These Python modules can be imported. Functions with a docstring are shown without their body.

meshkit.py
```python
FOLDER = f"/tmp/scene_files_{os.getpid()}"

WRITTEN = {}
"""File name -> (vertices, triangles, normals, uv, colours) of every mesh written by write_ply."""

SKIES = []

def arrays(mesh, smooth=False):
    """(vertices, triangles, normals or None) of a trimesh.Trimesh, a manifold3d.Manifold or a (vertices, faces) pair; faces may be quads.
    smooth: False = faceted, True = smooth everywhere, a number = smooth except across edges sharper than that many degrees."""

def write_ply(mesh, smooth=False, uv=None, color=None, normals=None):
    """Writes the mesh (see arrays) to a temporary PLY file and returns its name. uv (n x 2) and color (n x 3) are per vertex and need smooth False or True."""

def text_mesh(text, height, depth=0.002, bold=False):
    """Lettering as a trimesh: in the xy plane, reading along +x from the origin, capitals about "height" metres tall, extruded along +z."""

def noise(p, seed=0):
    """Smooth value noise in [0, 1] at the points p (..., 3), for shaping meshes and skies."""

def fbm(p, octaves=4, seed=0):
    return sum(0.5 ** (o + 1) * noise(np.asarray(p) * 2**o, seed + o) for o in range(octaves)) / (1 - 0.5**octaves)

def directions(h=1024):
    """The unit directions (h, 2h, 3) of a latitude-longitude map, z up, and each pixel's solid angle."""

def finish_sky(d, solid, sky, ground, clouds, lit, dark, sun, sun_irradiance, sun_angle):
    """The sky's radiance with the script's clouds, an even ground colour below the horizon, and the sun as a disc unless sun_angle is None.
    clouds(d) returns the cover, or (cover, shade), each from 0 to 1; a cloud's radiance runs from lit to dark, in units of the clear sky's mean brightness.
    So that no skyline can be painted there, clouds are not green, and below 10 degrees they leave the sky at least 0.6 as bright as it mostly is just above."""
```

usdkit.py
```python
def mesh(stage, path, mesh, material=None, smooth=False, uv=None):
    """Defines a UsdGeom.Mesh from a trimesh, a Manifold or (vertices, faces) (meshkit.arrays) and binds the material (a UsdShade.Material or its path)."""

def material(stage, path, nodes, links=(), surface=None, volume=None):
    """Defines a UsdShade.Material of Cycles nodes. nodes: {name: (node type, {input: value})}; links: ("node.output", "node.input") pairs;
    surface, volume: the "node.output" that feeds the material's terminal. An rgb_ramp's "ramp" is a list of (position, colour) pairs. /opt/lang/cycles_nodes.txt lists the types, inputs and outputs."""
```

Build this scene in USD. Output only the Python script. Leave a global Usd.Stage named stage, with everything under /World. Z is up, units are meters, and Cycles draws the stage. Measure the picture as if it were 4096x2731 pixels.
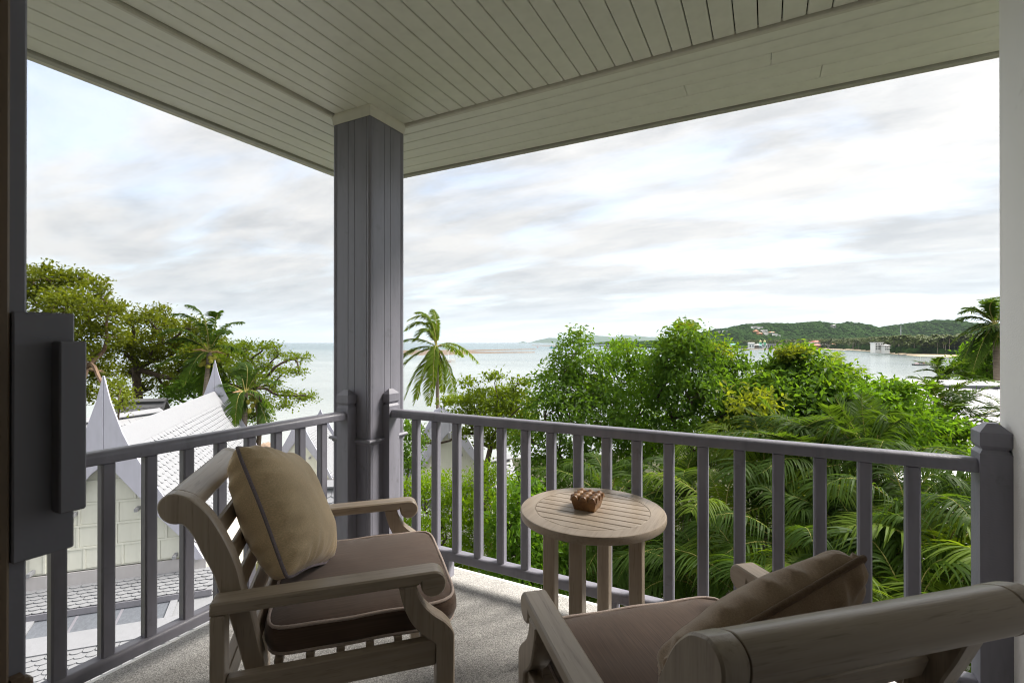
import math, random
import numpy as np, trimesh, usdkit, meshkit
from shapely.geometry import Polygon
from pxr import Usd, UsdGeom, UsdLux, UsdShade, Sdf, Gf, Vt

stage = Usd.Stage.CreateInMemory()
UsdGeom.SetStageUpAxis(stage, 'Z'); UsdGeom.SetStageMetersPerUnit(stage, 1.0)
UsdGeom.Xform.Define(stage, '/World'); UsdGeom.Scope.Define(stage, '/World/Looks')
RNG = np.random.default_rng(11)

# ------------------------------------------------------------------ camera
EYE, YAW = 1.35, math.radians(27.8)
EXPOSURE = 2.03
cam = UsdGeom.Camera.Define(stage, '/World/camera')
cam.CreateFocalLengthAttr(17.0); cam.CreateHorizontalApertureAttr(36.0); cam.CreateVerticalApertureAttr(24.0)
cam.CreateClippingRangeAttr((0.05, 200000.0)); cam.CreateFStopAttr(9.0); cam.CreateFocusDistanceAttr(5.0)
cam.CreateExposureAttr(EXPOSURE)
cam.AddTranslateOp().Set((0, 0, EYE)); cam.AddRotateZOp().Set(math.degrees(YAW)); cam.AddRotateXOp().Set(90.13)

# ------------------------------------------------------------------ sky and sun
SUN_AZ, SUN_EL = math.radians(48), math.radians(46)          # azimuth from +y towards +x
SUN = 0.60
SKY = 0.10
CLOUD = 2.02
mat_sky = usdkit.material(stage, '/World/Looks/sky_clouds', {
    'tc': ('texture_coordinate', {}), 'sx': ('separate_xyz', {}),
    'up': ('math', {'math_type': 'maximum', 'value2': 0.0}), 'dz': ('math', {'math_type': 'add', 'value2': 0.13}),
    'ux': ('math', {'math_type': 'divide'}), 'uy': ('math', {'math_type': 'divide'}), 'uv': ('combine_xyz', {'z': 0.0}),
    'mp': ('mapping', {'rotation': (0, 0, 0.55), 'scale': (0.8, 1.7, 1.0), 'location': (3.1, 1.7, 0)}),
    'n1': ('noise_texture', {'scale': 0.85, 'detail': 9.0, 'roughness': 0.55, 'distortion': 0.4}),
    'mp2': ('mapping', {'rotation': (0, 0, 0.35), 'scale': (1.1, 2.1, 1.0), 'location': (0.4, 5.2, 2)}),
    'n2': ('noise_texture', {'scale': 1.2, 'detail': 11.0, 'roughness': 0.63, 'distortion': 0.2}),
    'cover': ('rgb_ramp', {'ramp': [(0.0, (0.5,)*3), (0.36, (0.64,)*3), (0.45, (0.9,)*3), (0.52, (1.0,)*3), (1.0, (1.0,)*3)]}),
    'shade': ('rgb_ramp', {'ramp': [(0.0, (0.62, 0.64, 0.67)), (0.34, (0.68, 0.70, 0.73)), (0.48, (0.87, 0.88, 0.895)), (0.6, (1.02, 1.01, 1.0)), (1.0, (1.06, 1.045, 1.02))]}),
    'gr': ('map_range', {'from_min': 0.0, 'from_max': 1.0, 'to_min': 0.84, 'to_max': 1.9, 'clamp': True}), 'cg': ('mix_color', {'blend_type': 'multiply', 'fac': 1.0, 'use_clamp': False}), 'cl': ('mix_color', {'blend_type': 'multiply', 'fac': 1.0, 'b': (CLOUD, CLOUD * .978, CLOUD * .95), 'use_clamp': False}),
    'sky': ('sky_texture', {'sky_type': 'single_scattering', 'sun_disc': False, 'sun_elevation': SUN_EL, 'sun_rotation': SUN_AZ}),
    'mx': ('mix_color', {'use_clamp': False}), 'bg': ('background_shader', {'strength': SKY})},
    [('tc.generated', 'sx.vector'), ('sx.z', 'up.value1'), ('up.value', 'dz.value1'), ('sx.x', 'ux.value1'), ('dz.value', 'ux.value2'),
     ('sx.y', 'uy.value1'), ('dz.value', 'uy.value2'), ('ux.value', 'uv.x'), ('uy.value', 'uv.y'), ('uv.vector', 'mp.vector'), ('uv.vector', 'mp2.vector'),
     ('mp.vector', 'n1.vector'), ('mp2.vector', 'n2.vector'), ('n1.fac', 'cover.fac'), ('n2.fac', 'shade.fac'), ('shade.color', 'cl.a'),
     ('cover.color', 'mx.fac'), ('sky.color', 'mx.a'), ('cl.result', 'cg.a'), ('up.value', 'gr.value'), ('gr.result', 'cg.b'), ('cg.result', 'mx.b'), ('mx.result', 'bg.color')], surface='bg.background')
dome = UsdLux.DomeLight.Define(stage, '/World/sky')
UsdShade.MaterialBindingAPI.Apply(dome.GetPrim()).Bind(mat_sky)
dome.GetPrim().SetCustomDataByKey('kind', 'structure')
sun = UsdLux.DistantLight.Define(stage, '/World/sun')
sun.CreateIntensityAttr(SUN); sun.CreateAngleAttr(24.0); sun.CreateColorAttr((1.0, 0.95, 0.87)); sun.CreateNormalizeAttr(True)
sun.AddRotateZOp().Set(-math.degrees(SUN_AZ)); sun.AddRotateXOp().Set(-(90 - math.degrees(SUN_EL)))

# ------------------------------------------------------------------ measuring helpers (points of the photograph -> places in the world)
FPX, CX, HY = 1934.0, 2048.0, 1369.9
FWD = np.array([-math.sin(YAW), math.cos(YAW), 0.0]); RGT = np.array([math.cos(YAW), math.sin(YAW), 0.0]); UP = np.array([0, 0, 1.0])
EYEP = np.array([0, 0, EYE])
def ray(x, y): return FWD + RGT * ((x - CX) / FPX) - UP * ((y - HY) / FPX)
def at(x, y, d): return EYEP + ray(x, y) * d                         # the point seen at (x, y), d metres ahead
def at_z(x, y, z): r = ray(x, y); return EYEP + r * ((z - EYE) / r[2])
def ld(l, d, z): return RGT * l + FWD * d + UP * z                    # lateral, depth, height
SEA, GROUND = -10.0, -8.0

# ------------------------------------------------------------------ scene helpers
_used = {}
def numbered(parent, name):
    k = (parent, name); n = _used.get(k, 0); _used[k] = n + 1
    return name if n == 0 else f'{name}_{n:03d}'
def path_of(parent): return '/World' if parent is None else str(parent.GetPath())
def tag(p, label=None, cat=None, group=None, kind=None):
    for k, v in (('label', label), ('category', cat), ('group', group), ('kind', kind)):
        if v: p.SetCustomDataByKey(k, v)
    return p
def obj(name, mesh, mat, parent=None, smooth=False, **kw):
    pp = path_of(parent)
    p = usdkit.mesh(stage, pp + '/' + numbered(pp, name), mesh, M[mat], smooth=smooth).GetPrim()
    return tag(p, **kw)
def thing(name, label, cat, loc=(0, 0, 0), rz=0.0, group=None, kind=None):
    x = UsdGeom.Xform.Define(stage, '/World/' + numbered('/World', name))
    x.AddTranslateOp().Set(Gf.Vec3d(*map(float, loc))); x.AddRotateZOp().Set(math.degrees(rz)); x.AddScaleOp().Set(Gf.Vec3f(1, 1, 1))
    return tag(x.GetPrim(), label, cat, group, kind)
def dup(src, name, label, cat, loc, rz=0.0, scale=1.0, group=None):
    x = UsdGeom.Xform.Define(stage, '/World/' + numbered('/World', name))
    x.AddTranslateOp().Set(Gf.Vec3d(*map(float, loc))); x.AddRotateZOp().Set(math.degrees(rz)); x.AddScaleOp().Set(Gf.Vec3f(*([float(scale)] * 3)))
    p = x.GetPrim(); p.GetReferences().AddInternalReference(src.GetPath()); p.SetInstanceable(True)
    p.SetCustomDataByKey('label', label); p.SetCustomDataByKey('category', cat); p.SetCustomDataByKey('group', group or '')
    return p
def structure(name):
    x = UsdGeom.Xform.Define(stage, '/World/' + numbered('/World', name)); p = x.GetPrim(); p.SetCustomDataByKey('kind', 'structure'); return p

# ------------------------------------------------------------------ mesh helpers
def nrm(a): a = np.asarray(a, float); return a / np.maximum(np.linalg.norm(a, axis=-1, keepdims=True), 1e-12)
def join(*ms):
    V, F, n = [], [], 0
    for v, f in ms:
        v = np.asarray(v, float); f = np.asarray(f, int)
        if f.shape[1] == 4: f = np.vstack([f[:, [0, 1, 2]], f[:, [0, 2, 3]]])
        V.append(v); F.append(f + n); n += len(v)
    return np.vstack(V), np.vstack(F)
_cb = None
def box(x0, x1, y0, y1, z0, z1, b=0.0):
    """A box; b chamfers its edges."""
    global _cb
    if b <= 0:
        v = np.array([[x, y, z] for x in (x0, x1) for y in (y0, y1) for z in (z0, z1)], float)
        f = np.array([[0, 1, 3], [0, 3, 2], [4, 6, 7], [4, 7, 5], [0, 4, 5], [0, 5, 1], [2, 3, 7], [2, 7, 6], [0, 2, 6], [0, 6, 4], [1, 5, 7], [1, 7, 3]])
        return v, f
    if _cb is None:
        pts = np.array([[sx * (1 if k == 0 else .7), sy * (1 if k == 1 else .7), sz * (1 if k == 2 else .7), sx, sy, sz, k] for sx in (-1, 1) for sy in (-1, 1) for sz in (-1, 1) for k in range(3)])
        h = trimesh.convex.convex_hull(pts[:, :3]); order = [int(np.argmin(np.abs(pts[:, :3] - q).sum(1))) for q in h.vertices]
        _cb = (pts, np.array(order)[h.faces])
    pts, f = _cb; c = np.array([x0 + x1, y0 + y1, z0 + z1]) / 2; h = np.array([x1 - x0, y1 - y0, z1 - z0]) / 2
    v = c + pts[:, 3:6] * (h - b) + pts[:, 3:6] * np.eye(3)[pts[:, 6].astype(int)] * b
    return v, f
def xf(m, R=None, t=(0, 0, 0)):
    v = np.asarray(m[0], float)
    return ((v @ np.asarray(R).T if R is not None else v) + np.asarray(t, float), m[1])
def rotz(a): c, s = math.cos(a), math.sin(a); return np.array([[c, -s, 0], [s, c, 0], [0, 0, 1.0]])
def rotx(a): c, s = math.cos(a), math.sin(a); return np.array([[1.0, 0, 0], [0, c, -s], [0, s, c]])
def roty(a): c, s = math.cos(a), math.sin(a); return np.array([[c, 0, s], [0, 1.0, 0], [-s, 0, c]])
def basis(x, y, z): return np.stack([x, y, z], 1)                     # columns
def tube(pts, rad, n=6, cap=True, closed=False):
    p = np.asarray(pts, float); m = len(p); rad = np.broadcast_to(np.asarray(rad, float), (m,))
    t = (np.roll(p, -1, 0) - np.roll(p, 1, 0)) if closed else np.gradient(p, axis=0)
    t = nrm(t); ref = np.array([0, 0, 1.0]) if np.mean(np.abs(t[:, 2])) < .8 else np.array([1.0, 0, 0])
    a = nrm(np.cross(t, ref)); b = np.cross(t, a); ang = np.arange(n) * 2 * np.pi / n
    v = (p[:, None] + rad[:, None, None] * (np.cos(ang)[None, :, None] * a[:, None] + np.sin(ang)[None, :, None] * b[:, None])).reshape(-1, 3)
    rows = m if closed else m - 1
    i, j = np.meshgrid(np.arange(rows), np.arange(n), indexing='ij'); i2 = (i + 1) % m; j2 = (j + 1) % n
    q = np.stack([i * n + j, i2 * n + j, i2 * n + j2, i * n + j2], -1).reshape(-1, 4)
    f = np.vstack([q[:, [0, 1, 2]], q[:, [0, 2, 3]]])[:, ::-1]
    if cap and not closed:
        c0, c1 = len(v), len(v) + 1; v = np.vstack([v, p[:1], p[-1:]]); k = np.arange(n)
        f = np.vstack([f, np.stack([np.full(n, c0), k, (k + 1) % n], 1), np.stack([np.full(n, c1), (m - 1) * n + (k + 1) % n, (m - 1) * n + k], 1)])
    return v, f
def lathe(prof, n=24):
    """prof: (radius, z) from bottom to top, closed at the axis when radius is 0."""
    pr = np.asarray(prof, float); a = np.arange(n) * 2 * np.pi / n
    v = np.stack([pr[:, None, 0] * np.cos(a), pr[:, None, 0] * np.sin(a), np.broadcast_to(pr[:, None, 1], (len(pr), n))], -1).reshape(-1, 3)
    i, j = np.meshgrid(np.arange(len(pr) - 1), np.arange(n), indexing='ij'); j2 = (j + 1) % n
    q = np.stack([i * n + j, i * n + j2, (i + 1) * n + j2, (i + 1) * n + j], -1).reshape(-1, 4)
    return v, np.vstack([q[:, [0, 1, 2]], q[:, [0, 2, 3]]])
def prism(poly, w, b=0.004):
    """A flat outline (N x 2, counter-clockwise) given thickness w along the third axis, with softened rims: returns points (a, b, thickness)."""
    p = np.asarray(poly, float)
    if Polygon(p).exterior.is_ccw is False: p = p[::-1]
    n = len(p); t = nrm(np.roll(p, -1, 0) - np.roll(p, 1, 0)); nn = np.stack([t[:, 1], -t[:, 0]], 1)
    ins = p - nn * b
    _, f = trimesh.creation.triangulate_polygon(Polygon(p), engine='earcut') if False else (None, None)
    tri = earcut(p)
    rings = [(ins, 0.0), (p, b), (p, w - b), (ins, w)] if b > 0 else [(p, 0.0), (p, w)]
    v = np.vstack([np.column_stack([r, np.full(n, z)]) for r, z in rings]); k = np.arange(n); F = [tri[:, ::-1]]
    for r in range(len(rings) - 1):
        a0, a1 = r * n + k, r * n + (k + 1) % n
        F += [np.stack([a0, a1, a1 + n], 1), np.stack([a0, a1 + n, a0 + n], 1)]
    F.append(tri + (len(rings) - 1) * n)
    return v, np.vstack(F)
def earcut(p):
    import mapbox_earcut as me
    return np.asarray(me.triangulate_float64(np.asarray(p, np.float64), np.array([len(p)], np.uint32))).reshape(-1, 3).astype(int)
def smooth_curve(pts, n=6, closed=False):
    p = np.asarray(pts, float); out = []; m = len(p)
    for i in range(m if closed else m - 1):
        p0, p1, p2, p3 = (p[(i - 1) % m], p[i], p[(i + 1) % m], p[(i + 2) % m]) if closed else (p[max(i - 1, 0)], p[i], p[i + 1], p[min(i + 2, m - 1)])
        for t in np.arange(n) / n:
            out.append(.5 * (2 * p1 + (p2 - p0) * t + (2 * p0 - 5 * p1 + 4 * p2 - p3) * t * t + (3 * p1 - p0 - 3 * p2 + p3) * t ** 3))
    if not closed: out.append(p[-1])
    return np.array(out)

# ------------------------------------------------------------------ materials
M = {}
def mat(name, nodes, links, surface='p.BSDF', **kw): M[name] = usdkit.material(stage, '/World/Looks/' + name, nodes, links, surface=surface, **kw)
def painted(name, col, rough=0.45, var=0.10, bump=0.02, streak=(14, 14, 2.5), spec=0.5, dirt=None):
    c = np.array(col); nodes = {'tc': ('texture_coordinate', {}), 'mp': ('mapping', {'scale': streak}), 'n': ('noise_texture', {'scale': 1.0, 'detail': 6.0, 'roughness': 0.6}),
        'r': ('rgb_ramp', {'ramp': [(0.25, c * (1 - var)), (0.5, c), (0.75, np.minimum(c * (1 + var), .95))]}),
        'n2': ('noise_texture', {'scale': 160.0, 'detail': 3.0}), 'b': ('bump', {'strength': 0.25, 'distance': bump * 0.05}),
        'rr': ('map_range', {'from_min': 0.3, 'from_max': 0.7, 'to_min': rough - .1, 'to_max': rough + .12}),
        'p': ('principled_bsdf', {'specular_ior_level': spec})}
    links = [('tc.object', 'mp.vector'), ('mp.vector', 'n.vector'), ('tc.object', 'n2.vector'), ('n.fac', 'r.fac'), ('n2.fac', 'b.height'), ('b.normal', 'p.normal'), ('n.fac', 'rr.value'), ('rr.result', 'p.roughness')]
    last = 'r.color'
    if dirt is not None:
        nodes.update({'d': ('noise_texture', {'scale': dirt[1], 'detail': 8.0, 'roughness': 0.7}), 'dr': ('rgb_ramp', {'ramp': [(0.0, (0,) * 3), (dirt[2], (0,) * 3), (dirt[2] + .14, (1,) * 3), (1.0, (1,) * 3)]}),
                      'dm': ('mix_color', {'b': dirt[0]}), 'df': ('math', {'math_type': 'multiply', 'value2': dirt[3]})})
        links += [('tc.object', 'd.vector'), ('d.fac', 'dr.fac'), ('dr.color', 'df.value1'), ('df.value', 'dm.fac'), (last, 'dm.a')]; last = 'dm.result'
    mat(name, nodes, links + [(last, 'p.base_color')])
painted('grey_paint', (0.205, 0.20, 0.235), 0.38, 0.15, 0.05, dirt=((0.09, 0.085, 0.09), 9.0, 0.60, 0.5))
painted('dark_grey_paint', (0.25, 0.245, 0.28), 0.5, 0.08)
painted('brown_frame', (0.16, 0.11, 0.07), 0.5, 0.2)
painted('ceiling_paint', (0.82, 0.815, 0.745), 0.42, 0.05, dirt=((0.70, 0.68, 0.62), 5.0, 0.60, 0.5))
painted('soffit_trim', (0.42, 0.41, 0.36), 0.5, 0.12)
painted('cream_trim', (0.66, 0.64, 0.56), 0.5, 0.06)
painted('white_wall', (0.86, 0.845, 0.82), 0.75, 0.04, 0.08, streak=(3, 3, 1.2), spec=0.3, dirt=((0.5, 0.48, 0.44), 3.0, 0.6, 0.6))
painted('white_edge', (0.66, 0.65, 0.63), 0.6, 0.06)
painted('room_wall', (0.72, 0.68, 0.60), 0.8, 0.05)
painted('room_floor', (0.16, 0.11, 0.07), 0.4, 0.2)
painted('shadow_gap', (0.05, 0.05, 0.045), 0.8, 0.1)
painted('roof_white', (0.25, 0.254, 0.272), 0.5, 0.05, dirt=((0.17, 0.17, 0.185), 1.4, 0.58, 0.5))
painted('roof_diamond', (0.205, 0.208, 0.225), 0.5, 0.05, dirt=((0.16, 0.16, 0.175), 1.0, 0.55, 0.6))
painted('roof_tile_pale', (0.24, 0.244, 0.258), 0.5, 0.05, dirt=((0.18, 0.185, 0.195), 1.1, 0.52, 0.6))
painted('roof_tile_grey', (0.11, 0.11, 0.12), 0.6, 0.10)
painted('lavender_board', (0.40, 0.40, 0.47), 0.5, 0.07, dirt=((0.30, 0.30, 0.35), 2.6, 0.6, 0.6))
painted('fascia_grey', (0.19, 0.185, 0.21), 0.5, 0.07)
painted('cream_panel', (0.70, 0.695, 0.615), 0.7, 0.04, dirt=((0.55, 0.54, 0.44), 1.5, 0.6, 0.5))
painted('ledge_pink', (0.42, 0.40, 0.405), 0.7, 0.06)
painted('skylight_grey', (0.13, 0.14, 0.16), 0.25, 0.10)
painted('far_white', (0.74, 0.73, 0.70), 0.7, 0.04)
painted('far_red', (0.32, 0.10, 0.06), 0.7, 0.1)
painted('far_orange', (0.45, 0.20, 0.10), 0.7, 0.1)
painted('far_brown', (0.20, 0.15, 0.11), 0.7, 0.1)
painted('far_dark', (0.05, 0.055, 0.06), 0.3, 0.1)
painted('far_green', (0.12, 0.42, 0.22), 0.5, 0.1)
painted('far_gold', (0.62, 0.55, 0.25), 0.5, 0.1)
painted('far_turquoise', (0.08, 0.34, 0.32), 0.5, 0.1)
painted('hull_pink', (0.42, 0.25, 0.27), 0.5, 0.1)
painted('hull_red', (0.30, 0.05, 0.045), 0.5, 0.1)
painted('far_grey', (0.30, 0.29, 0.28), 0.7, 0.1)
painted('steel_grey', (0.42, 0.43, 0.45), 0.5, 0.05)

def wood(name, scale, dark=(0.285, 0.225, 0.17), mid=(0.36, 0.29, 0.222), light=(0.415, 0.34, 0.265)):
    mat(name, {'tc': ('texture_coordinate', {}), 'mp': ('mapping', {'scale': scale}), 'dz': ('noise_texture', {'scale': 0.5, 'detail': 2.0}),
        'n': ('noise_texture', {'scale': 1.0, 'detail': 7.0, 'roughness': 0.65, 'distortion': 0.6}), 'mp2': ('mapping', {'scale': tuple(3.2 * s for s in scale)}),
        'n2': ('noise_texture', {'scale': 1.0, 'detail': 4.0, 'roughness': 0.7}), 'r': ('rgb_ramp', {'ramp': [(0.28, dark), (0.46, mid), (0.7, light)]}),
        'pr': ('rgb_ramp', {'ramp': [(0.0, (0.35,) * 3), (0.34, (0.5,) * 3), (0.42, (1,) * 3), (1.0, (1,) * 3)]}), 'm': ('mix_color', {'blend_type': 'multiply', 'fac': 0.55}),
        'b': ('bump', {'strength': 0.35, 'distance': 0.0015}), 'p': ('principled_bsdf', {'roughness': 0.36, 'specular_ior_level': 0.5})},
        [('tc.object', 'mp.vector'), ('tc.object', 'mp2.vector'), ('mp.vector', 'n.vector'), ('mp2.vector', 'n2.vector'), ('n.fac', 'r.fac'), ('n2.fac', 'pr.fac'), ('r.color', 'm.a'), ('pr.color', 'm.b'),
         ('m.result', 'p.base_color'), ('n2.fac', 'b.height'), ('b.normal', 'p.normal')])
wood('teak_x', (2.2, 46, 46)); wood('teak_y', (46, 2.2, 46)); wood('teak_z', (46, 46, 2.2))
wood('carved_wood', (30, 9, 30), (0.10, 0.045, 0.018), (0.20, 0.095, 0.036), (0.30, 0.16, 0.06))
def fabric(name, col, thread=900, stripe=None, sheen=0.3, var=0.12):
    c = np.array(col)
    nodes = {'tc': ('texture_coordinate', {}), 'n0': ('noise_texture', {'scale': 6.0, 'detail': 4.0}), 'r': ('rgb_ramp', {'ramp': [(0.3, c * (1 - var)), (0.7, c * (1 + var))]}),
             'mp': ('mapping', {'scale': stripe or (thread, thread * .2, thread)}), 'n1': ('noise_texture', {'scale': 1.0, 'detail': 2.0}), 'sr': ('rgb_ramp', {'ramp': [(0.3, (.72,) * 3), (0.7, (1.2,) * 3)]}),
             'm': ('mix_color', {'blend_type': 'multiply', 'fac': 0.8, 'use_clamp': False}), 'b': ('bump', {'strength': 0.4, 'distance': 0.001}), 'p': ('principled_bsdf', {'roughness': 0.85, 'sheen_weight': sheen, 'specular_ior_level': 0.2})}
    mat(name, nodes, [('tc.object', 'n0.vector'), ('n0.fac', 'r.fac'), ('tc.object', 'mp.vector'), ('mp.vector', 'n1.vector'), ('n1.fac', 'sr.fac'), ('r.color', 'm.a'), ('sr.color', 'm.b'),
                      ('m.result', 'p.base_color'), ('n1.fac', 'b.height'), ('b.normal', 'p.normal')])
fabric('brown_fabric', (0.105, 0.066, 0.046), stripe=(320, 5, 320))
fabric('khaki_fabric', (0.66, 0.50, 0.31), 700)
fabric('dun_fabric', (0.36, 0.26, 0.175), 700)
fabric('pale_piping', (0.52, 0.42, 0.37), 500, sheen=0.1)
fabric('mauve_piping', (0.22, 0.185, 0.20), 500, sheen=0.1)
fabric('dun_piping', (0.17, 0.115, 0.075), 500, sheen=0.1)
mat('pebble_floor', {'tc': ('texture_coordinate', {}), 'v': ('voronoi_texture', {'scale': 250.0}), 'bw': ('rgb_to_bw', {}), 'r': ('rgb_ramp', {'ramp': [(0.0, (0.17, 0.165, 0.155)), (0.35, (0.31, 0.30, 0.285)), (0.65, (0.42, 0.405, 0.385)), (1.0, (0.62, 0.60, 0.57))]}),
    'n': ('noise_texture', {'scale': 2.2, 'detail': 6.0, 'roughness': 0.6}), 'nr': ('rgb_ramp', {'ramp': [(0.3, (0.76, 0.75, 0.735)), (0.5, (0.97,) * 3), (0.7, (1.08,) * 3)]}), 'm': ('mix_color', {'blend_type': 'multiply', 'fac': 1.0, 'use_clamp': False}),
    'b': ('bump', {'strength': 0.6, 'distance': 0.003}), 'p': ('principled_bsdf', {'roughness': 0.75, 'specular_ior_level': 0.3})},
    [('tc.object', 'v.vector'), ('tc.object', 'n.vector'), ('v.color', 'bw.color'), ('bw.val', 'r.fac'), ('n.fac', 'nr.fac'), ('r.color', 'm.a'), ('nr.color', 'm.b'), ('m.result', 'p.base_color'), ('v.distance', 'b.height'), ('b.normal', 'p.normal')])
def leafy(name, dark, mid, light, accent=None, rough=0.5, trans=0.55, scale=1.2, spec=0.16):
    d, m_, l = (np.array(x) for x in (dark, mid, light))
    ramp = [(0.0, d), (0.45, m_), (0.85, l), (1.0, l)] if accent is None else [(0.0, d), (0.45, m_), (0.85, l), (0.955, l), (0.97, accent), (1.0, accent)]
    mat(name, {'g': ('geometry', {}), 'n': ('noise_texture', {'scale': scale, 'detail': 3.0}), 'a': ('math', {'math_type': 'multiply_add', 'value2': 0.62, 'value3': -0.12}), 'nn': ('math', {'math_type': 'multiply_add', 'value2': 1.0}),
        'r': ('rgb_ramp', {'ramp': ramp}), 'tcol': ('mix_color', {'blend_type': 'multiply', 'fac': 1.0, 'b': (1.75, 1.6, 0.55), 'use_clamp': False}),
        'p': ('principled_bsdf', {'roughness': rough, 'specular_ior_level': spec}), 't': ('translucent_bsdf', {}), 'mx': ('mix_closure', {'fac': trans})},
        [('g.position', 'n.vector'), ('n.fac', 'a.value1'), ('g.random_per_island', 'nn.value1'), ('a.value', 'nn.value3'), ('nn.value', 'r.fac'), ('r.color', 'p.base_color'), ('r.color', 'tcol.a'), ('tcol.result', 't.color'),
         ('p.BSDF', 'mx.closure1'), ('t.BSDF', 'mx.closure2')], surface='mx.closure')
leafy('leaf_deep', (0.045, 0.10, 0.015), (0.115, 0.215, 0.026), (0.22, 0.34, 0.04))
leafy('leaf_fresh', (0.058, 0.124, 0.013), (0.130, 0.260, 0.019), (0.273, 0.416, 0.033))
leafy('leaf_young', (0.07, 0.13, 0.012), (0.15, 0.25, 0.018), (0.27, 0.37, 0.03))
leafy('leaf_bright', (0.078, 0.150, 0.008), (0.202, 0.325, 0.010), (0.429, 0.500, 0.016))
leafy('leaf_olive', (0.065, 0.085, 0.010), (0.165, 0.205, 0.016), (0.33, 0.35, 0.024), accent=(0.33, 0.18, 0.026))
leafy('leaf_layer', (0.065, 0.104, 0.010), (0.163, 0.234, 0.016), (0.325, 0.390, 0.023), accent=(0.500, 0.156, 0.026))
leafy('leaf_yellow', (0.091, 0.130, 0.016), (0.221, 0.260, 0.026), (0.468, 0.416, 0.033))
leafy('palm_green', (0.032, 0.066, 0.012), (0.078, 0.138, 0.018), (0.185, 0.26, 0.034), rough=0.55, spec=0.12)
leafy('palm_pale', (0.078, 0.130, 0.016), (0.169, 0.247, 0.026), (0.338, 0.403, 0.052), rough=0.55, spec=0.12)
leafy('palm_far', (0.046, 0.065, 0.013), (0.098, 0.130, 0.021), (0.195, 0.221, 0.033), trans=0.2, scale=0.2, spec=0.05)
leafy('wood_far', (0.022, 0.052, 0.012), (0.042, 0.091, 0.013), (0.091, 0.150, 0.018), trans=0.15, scale=0.03, spec=0.02, rough=0.9)
def bark(name, a, b, scale=(9, 9, 9)):
    mat(name, {'tc': ('texture_coordinate', {}), 'mp': ('mapping', {'scale': scale}), 'n': ('noise_texture', {'scale': 1.0, 'detail': 6.0, 'roughness': 0.65}), 'r': ('rgb_ramp', {'ramp': [(0.3, a), (0.7, b)]}),
        'b': ('bump', {'strength': 0.7, 'distance': 0.03}), 'p': ('principled_bsdf', {'roughness': 0.85, 'specular_ior_level': 0.2})},
        [('tc.object', 'mp.vector'), ('mp.vector', 'n.vector'), ('n.fac', 'r.fac'), ('r.color', 'p.base_color'), ('n.fac', 'b.height'), ('b.normal', 'p.normal')])
bark('bark_red', (0.10, 0.06, 0.04), (0.26, 0.18, 0.13)); bark('bark_dark', (0.035, 0.025, 0.018), (0.10, 0.075, 0.055)); bark('bark_palm', (0.16, 0.125, 0.10), (0.32, 0.26, 0.21), (3, 3, 22))
bark('frond_stem', (0.20, 0.19, 0.05), (0.34, 0.30, 0.09)); bark('rock', (0.20, 0.14, 0.10), (0.42, 0.32, 0.24), (1.3, 1.3, 1.3)); bark('reef_stone', (0.09, 0.065, 0.05), (0.26, 0.20, 0.155), (.12, .12, .12))
bark('sand', (0.46, 0.36, 0.24), (0.60, 0.49, 0.34), (.05, .05, .05)); bark('garden_soil', (0.025, 0.035, 0.015), (0.09, 0.085, 0.045), (.6, .6, .6)); bark('coast_land', (0.03, 0.045, 0.018), (0.075, 0.09, 0.03), (.02, .02, .02))
bark('dry_husk', (0.20, 0.12, 0.06), (0.36, 0.24, 0.13)); bark('coconut', (0.20, 0.20, 0.03), (0.36, 0.33, 0.06))
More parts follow.
